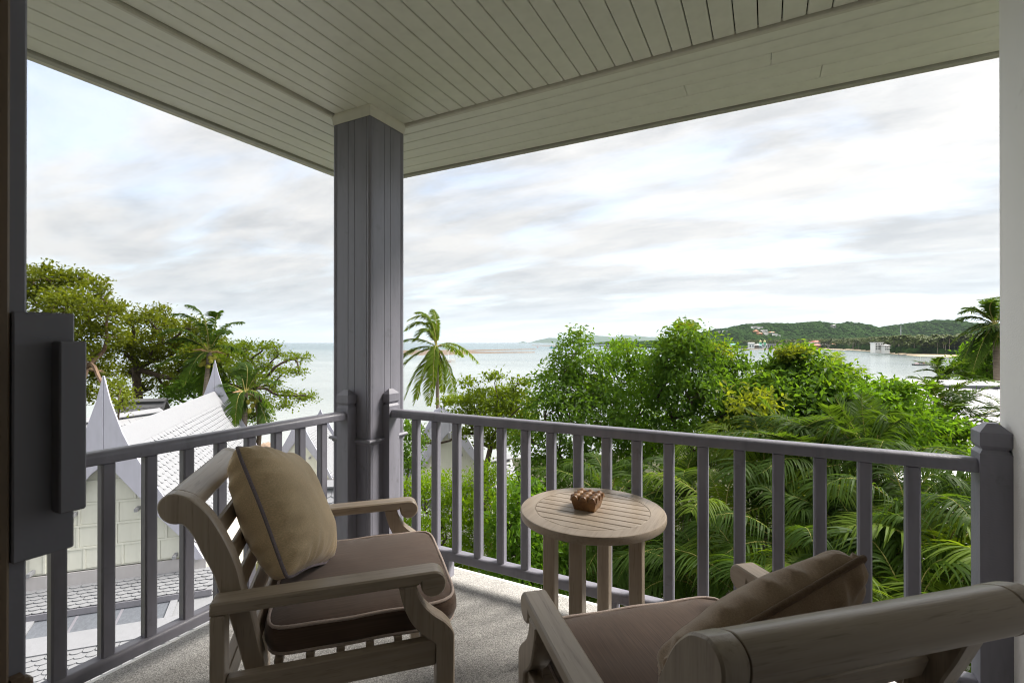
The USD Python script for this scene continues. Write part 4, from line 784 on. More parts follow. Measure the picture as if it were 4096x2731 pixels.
grow('garden_tree', 'broad dark green tree with larger leaves right of the tallest garden tree', [(3185, 1418, .2), (3165, 1456, .36), (3110, 1500, .34), (3225, 1486, .4), (3290, 1516, .42), (3150, 1546, .6), (3075, 1570, .38), (3340, 1566, .45), (3240, 1596, .7), (3100, 1636, .7), (3340, 1646, .65), (3210, 1706, .8), (3050, 1716, .7), (3340, 1736, .7), (3130, 1806, .8), (3270, 1816, .8)], 11.2, 3190, 'leaf_deep', 24, group=G1, trunk_r=.10, leaf=.17, wid=.085, per=12, droop=.5, droopy=.2, twigs=7, kd=95, sprays=8, extra=tips([(3190, 1411, .22), (3150, 1426, .2)], 11.2))
grow('garden_tree', 'low spreading green tree in front of the broad white diamond roof', [(3450, 1581, .42), (3380, 1616, .5), (3530, 1606, .42), (3600, 1596, .35), (3470, 1666, .6), (3570, 1676, .55), (3660, 1656, .4), (3390, 1716, .6), (3520, 1746, .65), (3650, 1736, .55), (3740, 1716, .4), (3440, 1816, .6), (3600, 1826, .6), (3740, 1806, .5), (3830, 1766, .4), (3850, 1846, .4)], 10.6, 3560, 'leaf_fresh', 25, group=G1, trunk_r=.09, leaf=.15, wid=.07, per=13, droop=.5, droopy=.2, twigs=7, kd=95, sprays=8, extra=tips([(3800, 1736, .35), (3700, 1696, .25)], 10.6))
grow('small_tree', 'small yellowing tree between the two tallest green trees under the rail', [(3000, 1650, .5), (2960, 1760, .5), (3060, 1780, .5), (3180, 1820, .45)], 10.4, 3010, 'leaf_yellow', 26, trunk_r=.05, leaf=.15, wid=.075, per=10, droop=.4, kd=110)
grow('layered_tree', 'light green tree in flat layers with thin upright shoots right of the coconut palm', [(1870, 1536, .28, .4), (1984, 1516, .34, .4), (2079, 1536, .36, .4), (2010, 1572, .5, .3), (1925, 1588, .6, .3), (2055, 1590, .6, .35), (1840, 1612, .5, .3), (1890, 1614, .6, .3), (1985, 1622, .7, .3), (2090, 1620, .6, .35), (1800, 1612, .32, .3), (1940, 1654, .7, .3), (2040, 1665, .8, .35), (1860, 1668, .6, .3), (2110, 1690, .6, .4), (1990, 1715, .8, .35), (1900, 1735, .6, .3), (2070, 1750, .7, .4), (1960, 1775, .6, .3), (1660, 1730, .18, .4), (1690, 1770, .2, .4)], 17.5, 1968, 'leaf_layer', 27, fork=(1962, 1790), bark_mat='bark_dark', trunk_r=.13, leaf=.15, wid=.075, per=10, kd=150, droop=.0, up=.8, twigs=4)
grow('dark_shrub', 'dark leafy tree glimpsed right beside the column above the bright hedge', [(1635, 1730, .3), (1650, 1790, .35), (1630, 1850, .3), (1655, 1880, .25)], 15.0, 1640, 'leaf_deep', 28, trunk_r=.05, leaf=.15, wid=.07, per=12)
grow('bright_hedge', 'bright yellow green hedge seen through the balusters right of the column', [(1690, 1960, .26), (1640, 2000, .3), (1760, 1960, .3), (1830, 1990, .26), (1900, 1940, .3), (1965, 1905, .26), (1985, 1960, .3), (1700, 2050, .42), (1810, 2060, .42), (1920, 2040, .42), (2000, 2040, .35), (1660, 2150, .45), (1780, 2160, .45), (1900, 2150, .45), (1990, 2140, .4), (1700, 2260, .45), (1830, 2260, .45), (1950, 2250, .45), (1760, 2350, .45), (1890, 2340, .45)], 9.0, 1820, 'leaf_bright', 29, cat='hedge', trunk_r=.06, leaf=.068, wid=.030, per=15, kd=420, jit=.25, droop=.1, twigs=6, spread=1.2)
grow('creeper_bush', 'mid green bush with pointed leaves between the bright hedge and the table', [(2080, 2000, .35), (2040, 2110, .38), (2130, 2130, .4), (2060, 2220, .4), (2160, 2250, .45), (2010, 2290, .35), (2100, 2350, .45), (2220, 2340, .45)], 8.2, 2110, 'leaf_fresh', 30, cat='bush', trunk_r=.05, leaf=.11, wid=.055, per=12, kd=260, jit=.25, droop=.5, droopy=.2)
# trees at the left, by the water
kwl = dict(leaf=.22, wid=.12, per=10, droop=.1, up=.6, spread=1.1, kd=120, jit=1.6)
grow('almond_tree', 'big olive green tree with reddish branches at the far left behind the lavender spire', [(130, 1136, 0.74), (200, 1123, 0.66), (275, 1151, 0.74), (330, 1113, 0.33, .6), (385, 1139, 0.37, .6), (150, 1229, 0.98), (265, 1239, 0.98), (355, 1244, 0.82), (400, 1184, 0.37), (430, 1268, 0.66), (200, 1329, 0.98), (320, 1339, 0.98), (430, 1354, 0.82), (90, 1324, 0.82), (250, 1416, 0.9), (370, 1434, 0.82), (330, 1511, 0.74), (420, 1508, 0.66), (450, 1586, 0.57), (330, 1586, 0.57)], 26.0, 372, 'leaf_olive', 51, fork=(345, 1470), bark_mat='bark_red', trunk_r=.22, twigs=9, group=None, **kwl)
grow('almond_tree', 'olive green tree with dark forked trunks behind the dark grey tiled roof', [(480, 1233, 0.33, .6), (520, 1296, 0.57), (590, 1288, 0.66), (650, 1243, 0.33, .6), (655, 1303, 0.66), (700, 1323, 0.49), (560, 1364, 0.82), (650, 1374, 0.82), (500, 1414, 0.82), (600, 1446, 0.9), (690, 1421, 0.74), (740, 1383, 0.49), (530, 1501, 0.74), (640, 1511, 0.74), (720, 1488, 0.66), (760, 1526, 0.57), (690, 1566, 0.57), (590, 1563, 0.49), (770, 1320, .6), (805, 1365, .75), (862, 1390, .65), (905, 1420, .6), (790, 1440, .8), (870, 1460, .7)], 30.0, 555, 'leaf_olive', 52, fork=(545, 1480), bark_mat='bark_dark', trunk_r=.30, twigs=9, **kwl)
grow('almond_tree', 'light green tree stretching level branches out over the sea at the left', [(930, 1411, 0.57), (990, 1403, 0.49), (1050, 1396, 0.41, .5), (1095, 1388, 0.33, .5), (1010, 1446, 0.57, .6), (1110, 1426, 0.41, .5), (1170, 1434, 0.37, .4), (1215, 1433, 0.25, .4), (1060, 1476, 0.57, .5), (960, 1498, 0.66), (1130, 1493, 0.49, .4), (1195, 1494, 0.37, .4), (1030, 1536, 0.57), (1090, 1553, 0.49), (1150, 1581, 0.41, .5), (1205, 1596, 0.41, .4), (1245, 1590, 0.25, .4), (1140, 1626, 0.41, .5), (1060, 1623, 0.49), (1000, 1673, 0.49), (1060, 1691, 0.41), (900, 1528, 0.66), (880, 1466, 0.57)], 27.0, 1000, 'leaf_layer', 53, fork=(1010, 1560), bark_mat='bark_dark', trunk_r=.16, twigs=8, **{**kwl, 'leaf': .18, 'wid': .095, 'kd': 130})
grow('shade_tree', 'dark green tree between the tiled roofs and the first coconut palm at left', [(790, 1430, .7), (800, 1500, .8), (750, 1570, .8), (830, 1570, .8), (880, 1590, .7), (900, 1650, .8), (960, 1600, .7), (700, 1590, .6), (950, 1690, .7)], 29.0, 850, 'leaf_deep', 54, bark_mat='bark_dark', trunk_r=.2, twigs=6, **kwl)
grow('rust_bush', 'orange tinged bush beside the nearest lavender spire', [(490, 1600, .32), (480, 1545, .25), (500, 1640, .25)], 15.5, 480, 'leaf_yellow', 55, cat='bush', trunk_r=.04, leaf=.12, wid=.06, per=8, kd=110)
grow('shore_tree', 'green leafy tree against the white wall at the far right', [(3890, 1440, .5), (3950, 1415, .6), (3875, 1490, .5), (3950, 1490, .8), (4030, 1450, 1.0), (3910, 1535, .6), (3990, 1560, .9), (4060, 1380, .9)], 20.0, 4000, 'leaf_fresh', 56, trunk_r=.14, leaf=.17, wid=.08, per=11, kd=170, twigs=8)
# coconut palms: each rib drawn as measured (sideways, away, up)
V3 = lambda l, u, d=0.0: RGT * l + FWD * d + UP * u
def coconut(name, label, hx, hy_, d, base_x, rows, seed, k=1.0, gz=GROUND, **kw):
    b_ = at(base_x, HY, d); b_[2] = gz; rng = np.random.default_rng(seed + 5)
    fr = [(V3(a[0] * k, a[1] * k, rng.uniform(-.6, .6) * k if len(a) < 3 else a[2]), V3(c_[0] * k, c_[1] * k, rng.uniform(-1.0, 1.0) * k if len(c_) < 3 else c_[2])) for a, c_ in rows]
    return palm(name, label, b_, at(hx, hy_, d), fr, seed, group=None, cat='palm tree', **kw)
W_ = tuple(-RGT * .22)
coconut('coconut_palm', 'tall coconut palm bent by the wind against the sea just right of the column', 1746, 1388, 38.0, 1756,
        [((-.2, 3.5), (-2.3, 2.1)), ((-.5, 3.1), (-2.5, 1.3)), ((-.6, 2.4, -.8), (-1.25, .7, -1.4)), ((.15, 2.2), (-.4, 3.0)), ((-.1, 3.0), (-1.6, 2.7)), ((.0, 2.4, .9), (-1.0, 1.9, 1.6)), ((1.5, 1.05), (3.3, -1.35)), ((-1.5, 1.1), (-2.9, .35)), ((-1.6, .3), (-2.9, -.9)), ((-1.4, -.1), (-2.8, -1.7)), ((-1.2, -.8), (-2.4, -4.1)), ((-.7, -1.4), (-1.7, -4.5)), ((-.35, -1.4), (-.6, -4.6)), ((.05, .6, -1.5), (0, -3.1, -1.7)), ((1.1, -.8), (1.5, -4.2)), ((.45, -1.2), (.4, -3.6)), ((-.9, -.9, -1.0), (-1.3, -3.9, -1.3)), ((.9, .5, 1.2), (1.9, -.8, 2.2))],
        61, mat_='palm_pale', trunk_r=.15, nuts=14, spath=6, lmax=.80, pairs=64, hang=.55, wind=W_, wid=.085, rr=.05, seg=3)
coconut('coconut_palm', 'coconut palm with yellow nuts and windblown crown behind the rear roof spire', 838, 1408, 25.0, 770,
        [((-.3, 2.2), (-1.4, 1.9)), ((-.1, 2.4), (-.9, 2.4)), ((.4, 2.3), (.5, 2.0)), ((-.6, 1.7, -.8), (-1.7, .9, -1.2)), ((-.9, 1.0), (-1.8, .6)), ((.8, .7), (1.45, -.1)), ((-.9, .1), (-2.1, -.7)), ((-.3, -.7), (-.75, -2.2)), ((.3, -.6), (.7, -1.9)), ((0, .2, -1.0), (-.4, -1.6, -1.3)), ((.7, 1.4), (1.2, 1.0)), ((.2, 1.8, 1.), (.9, 1.6, 1.6))],
        62, nuts=16, spath=3, lmax=.70, pairs=52, hang=.5, wind=W_, wid=.07, rr=.035, trunk_r=.13)
coconut('coconut_palm', 'lower coconut palm with drooping leaves in front of the tree over the sea at left', 982, 1572, 21.0, 965,
        [((-.2, 1.1), (-.7, 1.1)), ((.1, 1.2), (-.2, 1.3)), ((.3, 1.0), (.4, 1.0)), ((-.6, .6), (-1.2, .3)), ((-.7, .2), (-1.3, -.3)), ((.7, .5), (1.0, -1.0)), ((.4, -.2), (.9, -1.4)), ((.1, -.5), (-.15, -1.5)), ((-.4, -.3), (-.6, -1.4)), ((.1, .4, -.9), (.2, -1.2, -1.1)), ((.6, .7), (1.1, .4))],
        63, nuts=6, spath=2, lmax=.55, pairs=46, hang=.45, wind=W_, wid=.055, rr=.028, trunk_r=.12)
coconut('coconut_palm', 'coconut palm partly hidden behind the white wall at the far right', 3985, 1300, 17.5, 4010,
        [((-.2, .8), (-.35, .85)), ((-.5, .5), (-.9, .2)), ((-.6, .3), (-1.1, -.7)), ((-.4, -.2), (-.95, -1.6)), ((-.2, -.3), (-.5, -1.7)), ((.4, .7), (.9, .5)), ((.6, .2), (1.2, -.5)), ((0, -.2, -.6), (-.2, -1.5, -.8)), ((.1, .9), (.2, 1.0)), ((-.35, .7), (-.75, .65)), ((-.3, .95), (-.6, .95)), ((-.55, .1), (-1.15, -.35)), ((-.3, -.1), (-.75, -1.2)), ((.0, .8, .6), (-.3, .5, 1.1))],
        64, lmax=.50, pairs=50, hang=.42, wid=.045, rr=.022, trunk_r=.13, nuts=5)
coconut('young_palm', 'small dark bushy palm standing in front of the boat at the right', 3770, 1515, 19.0, 3770,
        [((-.35, .5), (-.75, .25)), ((-.25, .6), (-.5, .7)), ((-.1, .6), (-.15, .85)), ((.1, .6), (.2, .85)), ((.25, .6), (.5, .65)), ((.35, .45), (.75, .2)), ((-.4, .25), (-.8, -.15)), ((.4, .25), (1.1, .12)), ((0, .5, -.4), (-.1, .4, -.7)), ((.1, .5, .4), (.3, .6, .7)), ((-.2, .4, -.4), (-.5, .1, -.6)), ((.2, .4, -.4), (.5, .0, -.6)), ((-.5, .1), (-.9, .0))],
        65, lmax=.36, pairs=34, hang=.25, wid=.05, rr=.014, trunk_r=.09)
coconut('young_palm', 'young palm with bright upright leaf tips before the diamond roof', 3745, 1600, 11.5, 3745,
        [((-.3, .5), (-.62, .55)), ((-.4, .35), (-.9, .2)), ((.2, .6), (.6, .5)), ((.5, .5), (1.3, -.15)), ((.6, .35), (1.35, -.5)), ((.1, .55), (.25, .6)), ((-.35, .2), (-.8, -.2)), ((.5, .1), (1.0, -.6)), ((.0, .4, -.5), (-.2, .1, -.9))],
        66, lmax=.45, pairs=42, hang=.3, wid=.032, rr=.012, trunk_r=.07)
coconut('young_palm', 'palm with long feathery leaves spreading right beside the white wall', 3805, 1690, 11.4, 3800,
        [((.6, .45), (1.25, .3)), ((.5, .2), (1.2, -.2)), ((.3, .6), (.8, .8)), ((-.3, .5), (-.6, .45)), ((.9, .35), (1.8, .15)), ((-.4, .2), (-.9, -.1)), ((.1, .6), (.2, .75)), ((.7, -.05), (1.3, -.5)), ((.4, .4, -.6), (.8, .0, -1.0))],
        67, k=1.2, lmax=.50, pairs=42, hang=.25, wid=.03, rr=.012, trunk_r=.06)
coconut('young_palm', 'bright young palm tip rising over the broad dark tree near the bay', 3330, 1520, 13.0, 3330,
        [((.0, .5), (-.1, .75)), ((.15, .5), (.3, .7)), ((-.25, .35), (-.5, .4)), ((.3, .3), (.6, .2)), ((.2, .4, -.4), (.4, .3, -.7))],
        68, mat_='palm_pale', lmax=.34, pairs=26, hang=.15, wid=.03, rr=.012, trunk_r=.06)
coconut('fan_palm', 'stiff upright palm leaves standing just above the right railing near the white wall', 3470, 1800, 8.0, 3470,
        [((-.35, .45), (-.62, .72)), ((-.2, .5), (-.32, .85)), ((-.05, .5), (-.06, .92)), ((.1, .5), (.18, .88)), ((.22, .45), (.42, .75)), ((.35, .4), (.72, .55)), ((.45, .25), (.9, .22)), ((-.45, .35), (-.85, .45)), ((0, .4, -.3), (.05, .6, -.6)), ((.15, .4, .3), (.3, .7, .6))],
        69, mat_='palm_green', lmax=.34, pairs=30, hang=.06, wid=.026, rr=.010, trunk_r=.05, vee=.45)
coconut('fan_palm', 'windswept palm leaves leaning left just above the right railing', 3240, 1830, 8.4, 3240,
        [((-.5, .45), (-1.15, .55)), ((-.45, .55), (-.95, .8)), ((-.3, .6), (-.6, .95)), ((-.55, .3), (-1.2, .2)), ((-.1, .55), (-.25, .85)), ((.3, .5), (.6, .6)), ((.1, .5), (.25, .8)), ((-.3, .4, -.4), (-.7, .5, -.8))],
        70, mat_='palm_green', lmax=.42, pairs=32, hang=.16, wid=.028, rr=.011, trunk_r=.05, vee=.35, wind=tuple(-RGT * .15))
# the clumps of feather palms right below the balcony
GP = 'feather palms crowding below the right railing'
ORD = 'first second third fourth fifth sixth seventh eighth ninth tenth eleventh twelfth thirteenth fourteenth fifteenth sixteenth seventeenth'.split()
def behind(x, y):
    r = ray(x, y); k = int(np.clip(round((r[0] / r[1] * YR + 1.866) / .1467), 0, 16)); lev = 'its crown above the top rail' if y < 1905 else 'crown just under the top rail' if y < 2060 else 'crown level with the table' if y < 2260 else 'crown low down near the floor edge'
    return f'{ORD[k]} baluster from the column', lev
seen_ = set()
hp = [(2440, 2010, 9.4), (2600, 2080, 8.6), (2740, 1990, 8.8), (2900, 2090, 7.6), (3060, 1900, 8.4), (3160, 2200, 6.8), (3250, 1890, 8.0), (3330, 2080, 7.2), (3500, 1880, 7.8), (3480, 2240, 6.4), (3640, 2090, 6.6), (3780, 2300, 5.8), (2780, 2340, 7.2), (3010, 2400, 6.4), (2580, 2340, 8.0), (3330, 2430, 5.8), (2420, 2300, 8.6), (3640, 2480, 5.4), (3830, 2060, 7.0), (2960, 1840, 9.2)]
for q, (x, y, d) in enumerate(hp):
    rng = np.random.default_rng(200 + q); b_ = at(x + rng.uniform(-30, 30), HY, d + .2); b_[2] = GROUND; near = d < 7.3
    fr = ring_fronds(rng, 12, (1.8 if near else 2.0) * rng.uniform(.8, 1.15), 84, rng.uniform(-8, 15), rng.uniform(.5, .95), wind=tuple(-RGT * rng.uniform(-.05, .2)))
    w1, w2 = behind(x, y); w2 = w2 if (w1, w2) not in seen_ else ('standing farther out' if (w1, 'standing farther out') not in seen_ else 'nearest the white wall'); seen_.add((w1, w2)); palm('feather_palm', f'feather palm behind the {w1}, {w2}', b_, at(x, y, d), fr, 300 + q, mat_=('palm_green', 'palm_green', 'palm_green', 'palm_pale')[q % 4], cat='palm', group=GP, dryone=q % 3 == 1, trunk_r=.06, lmax=rng.uniform(.5, .75), pairs=42, hang=rng.uniform(.3, .7), wid=rng.uniform(.020, .030), seg=5, rr=.012, wind=tuple(-RGT * .10), vee=.22, ragged=.3)

GS = 'dark shrubs under the palms'; seen_ = set()
for q, (x, y, d, r) in enumerate([(2350, 2250, 10.0, .8), (2620, 2200, 10.5, .9), (2900, 2150, 10.5, 1.0), (3200, 2080, 10.0, 1.0), (3480, 2080, 9.6, .9), (3720, 2080, 9.0, .7), (2480, 2420, 8.8, .9), (2850, 2420, 8.5, .9), (3250, 2380, 8.2, .9), (3600, 2380, 7.6, .8)]):
    w1, w2 = behind(x, y); w3 = 'lower dark leafy shrub' if w1 in seen_ else 'dark leafy shrub'; seen_.add(w1); grow('undergrowth_shrub', f'{w3} in the shade behind the {w1}', [(x, y, r * .8), (x - 70, y + 60, r * .7), (x + 70, y + 50, r * .7), (x, y + 130, r * .8)], d, x, 'leaf_deep', 40 + q, cat='shrub', group=GS, trunk_r=.05, leaf=.14, wid=.06, per=11, kd=90, droop=.4)
# ------------------------------------------------------------------ reef, far shore, boats
def sea_band(name, rows, h, seed, label=None):
    """A low bank lying in the water: rows of (x, y of its far edge, y of its near edge)."""
    r = np.array(rows, float); xs = np.linspace(r[0, 0], r[-1, 0], 70); V = []; m = 7
    for x in xs:
        a, b_ = at_z(x, np.interp(x, r[:, 0], r[:, 1]), SEA), at_z(x, np.interp(x, r[:, 0], r[:, 2]), SEA)
        for k in range(m): p = a + (b_ - a) * k / (m - 1); p[2] = SEA - .15 + h * (math.sin(math.pi * k / (m - 1)) ** .6); V.append(p)
    V = np.array(V); V[:, 2] += h * .9 * (meshkit.fbm(V * [.06, .06, 0], 4, seed) - .5); I = np.arange(len(xs) * m).reshape(len(xs), m)
    return tag(obj(name, (V, np.stack([I[:-1, :-1], I[1:, :-1], I[1:, 1:], I[:-1, 1:]], -1).reshape(-1, 4)[:, ::-1]), 'reef_stone', smooth=True), label, None, kind='structure')
sea_band('reef_bank', [(1560, 1401, 1420), (1760, 1398.5, 1421.5), (1850, 1398.5, 1419.5), (1900, 1399, 1414)], 1.0, 3)
sea_band('reef_spit', [(1896, 1398.6, 1404), (2000, 1398.0, 1401.6), (2080, 1397.4, 1399), (2142, 1396.8, 1397.4)], 1.0, 4)
sea_band('reef_spit', [(1890, 1406, 1414.5), (1980, 1407.5, 1413), (2060, 1408, 1411.5), (2140, 1409, 1410.2)], .9, 5)
sea_band('reef_spit', [(2128, 1381.4, 1382), (2180, 1381.2, 1383.4), (2260, 1383, 1385.4), (2330, 1384.6, 1385.6)], 1.4, 6)
sea_band('stone_breakwater', [(2960, 1396.2, 1397), (3010, 1396.2, 1398.6), (3150, 1396.4, 1398.8), (3170, 1397, 1397.6)], 1.2, 7)
def ridge(name, rows, d, depth, mat_, seed):
    r = np.array(rows, float); xs = np.linspace(r[0, 0], r[-1, 0], 60); V = []
    for x in xs:
        hgt = (HY - np.interp(x, r[:, 0], r[:, 1]) + 3.0 * (n2(x, 0, 22, seed) - .5)) * d / FPX + EYE
        for k, f in ((-1.0, 0), (-.55, .45), (-.2, .85), (0, 1), (.4, .7), (1, 0)):
            p = ld((x - CX) / FPX * d, d + depth * k, 0); p[2] = SEA - 5 + (hgt - SEA + 5) * f * (1 if f in (0, 1) else .85 + .3 * float(n2(x, k * 50, 30, seed + 3))); V.append(p)
    I = np.arange(len(V)).reshape(60, 6); return tag(obj(name, (np.array(V), np.stack([I[:-1, :-1], I[1:, :-1], I[1:, 1:], I[:-1, 1:]], -1).reshape(-1, 4)), mat_, smooth=True), kind='structure')
ridge('far_mountains', [(2118, 1370), (2150, 1360), (2198, 1351), (2225, 1352), (2262, 1355), (2300, 1346), (2356, 1337), (2400, 1343), (2455, 1348), (2505, 1340), (2560, 1344), (2640, 1350), (2720, 1347), (2800, 1356), (2900, 1362)], 16000, 2200, 'wood_far', 1)
ridge('far_islet', [(2074, 1370), (2092, 1365.5), (2110, 1370)], 15000, 500, 'wood_far', 2)
ridge('low_island', [(2380, 1370), (2400, 1366.5), (2440, 1365.5), (2470, 1367), (2484, 1370)], 6500, 400, 'wood_far', 3)
ridge('wooded_point', [(2520, 1373), (2548, 1366), (2580, 1363), (2640, 1359), (2720, 1356), (2800, 1352), (2880, 1352)], 2300, 160, 'wood_far', 4)

def hill_at(x, y):
    for d in np.arange(1000, 1700, 4.0):
        p = at(x, y, d); h_ = float(hill_h(np.array([(x - CX) / FPX * d]), np.array([d]))[0])
        if p[2] < h_: p[2] = h_; return p, d
    return at(x, y, 1450.0), 1450.0
# woods on the hills and along the coast
blobs = [blob(q, .8) for q in range(5)]; rng = np.random.default_rng(77); n = 19000
Lq = rng.uniform(330, 1650, n); Dq = rng.uniform(1030, 1720, n); Hq = hill_h(Lq, Dq); ok = Hq > SEA + 5; Lq, Dq, Hq = Lq[ok], Dq[ok], Hq[ok]
pos = Lq[:, None] * RGT + Dq[:, None] * FWD; pos[:, 2] = Hq + 1.0
instancer('hill_wood', blobs, ['wood_far'] * 5, pos, 2.0 + 5.0 * rng.random(len(pos)) ** 2.2, rng.integers(0, 5, len(pos)), label='dense woodland covering the far green hills', cat='woodland')
def far_palm(seed, h=14.0):
    r = np.random.default_rng(seed); k = np.linspace(0, 1, 6)[:, None]; tr = tube(np.array([0, 0, 0]) + k * [r.normal() * .8, r.normal() * .8, h] + np.sin(k * np.pi) * [r.normal() * .5, 0, 0], np.linspace(.28, .18, 6), 5); V, F, off = [], [], 0
    top = tr[0][-1]
    for q in range(18):
        az = q * 2.4 + r.normal() * .2; el = math.radians(r.uniform(-25, 70)); L = r.uniform(3.2, 4.4); d0 = np.array([math.cos(az) * math.cos(el), math.sin(az) * math.cos(el), math.sin(el)]); hh = np.array([math.cos(az), math.sin(az), 0]); sd = np.array([-math.sin(az), math.cos(az), 0])
        t = np.linspace(0, 1, 5)[:, None]; c_ = top + d0 * L * t * .9 + (hh * .2 - UP * .75) * L * t ** 2 * .8; w = np.array([.15, .75, .85, .6, .05])[:, None]
        v = np.concatenate([c_ - sd * w - UP * w * .6, c_, c_ + sd * w - UP * w * .6]); f = [[a * 5 + i, a * 5 + i + 1, (a + 1) * 5 + i + 1] for a in (0, 1) for i in range(4)] + [[a * 5 + i, (a + 1) * 5 + i + 1, (a + 1) * 5 + i] for a in (0, 1) for i in range(4)]
        V.append(v); F.append(np.array(f) + off); off += len(v)
    return tr, (np.vstack(V), np.vstack(F))
fps = [far_palm(q) for q in range(4)]
def coast(u_, o):                                                     # place on the coast: u along the shore points, o metres inland
    i = np.clip((u_ * (len(sp) - 1)).astype(int), 0, len(sp) - 2); f = u_ * (len(sp) - 1) - i; p = sp[i] * (1 - f)[:, None] + sp[i + 1] * f[:, None] + inland * o[:, None]; p[:, 2] = SEA + 1.6 + np.clip(o, 0, 200) * .006; return p
n = 2600; u_ = rng.uniform(.10, 1.0, n); o = 34 + rng.uniform(0, 1, n) ** 1.6 * 330; pp_ = coast(u_, o)
instancer('palm_wood', [x[1] for x in fps], ['palm_far'] * 4, pp_ + UP * (rng.uniform(-4.5, 1.0, n))[:, None], rng.uniform(.75, 1.15, n), rng.integers(0, 4, n), label='coconut palm wood along the far beach', cat='palm wood')
n = 900; u_ = rng.uniform(.05, 1.0, n); o = 32 + rng.uniform(0, 1, n) * 260; instancer('coast_scrub', blobs, ['wood_far'] * 5, coast(u_, o) + UP * 1.5, np.stack([rng.uniform(3, 6, n)] * 2 + [rng.uniform(2.5, 7.5, n)], 1), rng.integers(0, 5, n), label='dark bushes and trees under the far coconut palms', cat='scrub')
protos_ = []
for q in range(3):
    t = thing('far_palm', 'tall coconut palm in the front row along the far beach', 'palm tree', coast(np.array([.40 + .13 * q]), np.array([31.0]))[0], q, 'front row of palms along the far beach')
    obj('trunk', fps[q][0], 'bark_palm', t, smooth=True); obj('crown', fps[q][1], 'palm_far', t); protos_.append(t)
for q in range(46):
    u1 = float(rng.uniform(.36, .99)); p = coast(np.array([u1]), np.array([rng.uniform(29, 44)]))[0]
    dup(protos_[q % 3], 'far_palm', 'tall coconut palm in the front row along the far beach', 'palm tree', p, float(rng.uniform(0, 6.28)), float(rng.uniform(.7, 1.15)), 'front row of palms along the far beach')

def far_house(name, label, x, yb, d, w, h, dp, walls, roof, storeys=2, kind='hip', cols=4, turn=0.0, z=None, group=None, cat='house'):
    p = at(x, yb, d); t = thing(name, label, cat, p, YAW + turn, group)
    obj('wall', box(-w / 2, w / 2, -dp / 2, dp / 2, -3.0, h), walls, t)
    if kind == 'flat': obj('roof', box(-w / 2 - .5, w / 2 + .5, -dp / 2 - .9, dp / 2 + .5, h + .002, h + .45), roof, t)
    else:
        rh = min(dp * .32, 3.2); e = .9; i_ = min(w * .3, dp * .5) if kind == 'hip' else .01
        v = np.array([(-w / 2 - e, -dp / 2 - e, h + .002), (w / 2 + e, -dp / 2 - e, h + .002), (w / 2 + e, dp / 2 + e, h + .002), (-w / 2 - e, dp / 2 + e, h + .002), (-w / 2 + i_ - e * (kind != 'hip'), 0, h + rh), (w / 2 - i_ + e * (kind != 'hip'), 0, h + rh)])
        obj('roof', (v, np.array([[0, 1, 5], [0, 5, 4], [1, 2, 5], [2, 3, 4], [2, 4, 5], [3, 0, 4], [0, 3, 2], [0, 2, 1]])), roof, t)
    for s_ in range(storeys):
        z0 = .5 + s_ * (h / storeys); hh = h / storeys * .52
        for c_ in range(cols):
            xc = -w / 2 + (c_ + .5) * w / cols; ww = w / cols * .52; f = obj('window', box(xc - ww / 2, xc + ww / 2, -dp / 2 - .14, -dp / 2 - .001, z0, z0 + hh), 'far_grey', t)
            obj('pane', box(xc - ww / 2 + .12, xc + ww / 2 - .12, -dp / 2 - .20, -dp / 2 - .141, z0 + .12, z0 + hh - .12), 'far_dark', f)
        if s_ and storeys > 1: obj('balcony_slab', box(-w / 2 - .2, w / 2 + .2, -dp / 2 - 1.4, -dp / 2 - .002, s_ * h / storeys - .12, s_ * h / storeys + .10), walls, t)
    return t
far_house('beach_building', 'white three storey building with balconies on the far beach before the palms', 3506, 1399, 455, 8.5, 6.6, 5, 'far_white', 'far_white', 3, 'flat', 3, .18, cat='building')
far_house('beach_building', 'lower white wing with pale roof beside the three storey beach building', 3541, 1401, 450, 5, 4.4, 4, 'far_white', 'far_grey', 2, 'hip', 3, .1, cat='building')
far_house('shore_hall', 'long white hall with red brown lower front on the far shore', 3285, 1388, 880, 38, 9, 14, 'far_white', 'far_red', 2, 'hip', 7, .1, cat='building')
far_house('shore_shed', 'red brown shed left of the long white hall on the far shore', 3262, 1391, 850, 12, 4, 9, 'far_red', 'far_red', 1, 'gable', 2, .2, cat='shed')
far_house('shore_house', 'pale roofed house right of the long white hall on the far shore', 3335, 1390, 850, 14, 5, 10, 'far_white', 'far_orange', 1, 'gable', 3, -.3, cat='house')
far_house('flat_building', 'low dark grey flat roofed building by the pier in the far village', 3095, 1387, 960, 22, 6, 10, 'far_grey', 'far_grey', 1, 'flat', 6, cat='building')
for q, (x, yb, w, h, wm, rm, lb) in enumerate([(3004, 1388, 10, 7, 'far_white', 'far_grey', 'tall pale house at the left end of the far fishing village'), (3022, 1389, 9, 4, 'far_brown', 'far_grey', 'brown hut left of the green domes in the far village'), (3034, 1390, 8, 4, 'far_grey', 'far_turquoise', 'hut with turquoise roof below the green domes'), (3058, 1389, 10, 5, 'far_white', 'far_grey', 'white hut right of the green domes in the far village'), (3072, 1390, 8, 4, 'far_brown', 'far_orange', 'hut with orange roof near the flat grey building'), (3120, 1389, 9, 4, 'far_white', 'far_red', 'hut with red roof right of the flat grey building'), (3150, 1390, 10, 4, 'far_brown', 'far_grey', 'grey roofed hut between the pier and the white hall'), (3200, 1391, 9, 4, 'far_white', 'far_grey', 'white hut left of the red brown shed'), (2930, 1386, 10, 4, 'far_white', 'far_turquoise', 'hut with bluish roof half hidden behind the tallest garden tree')]):
    far_house('village_hut', lb, x, yb, 940 + 8 * q, w, h, 7, wm, rm, 1, 'gable', 2, .2 * (q % 3 - 1), cat='hut')
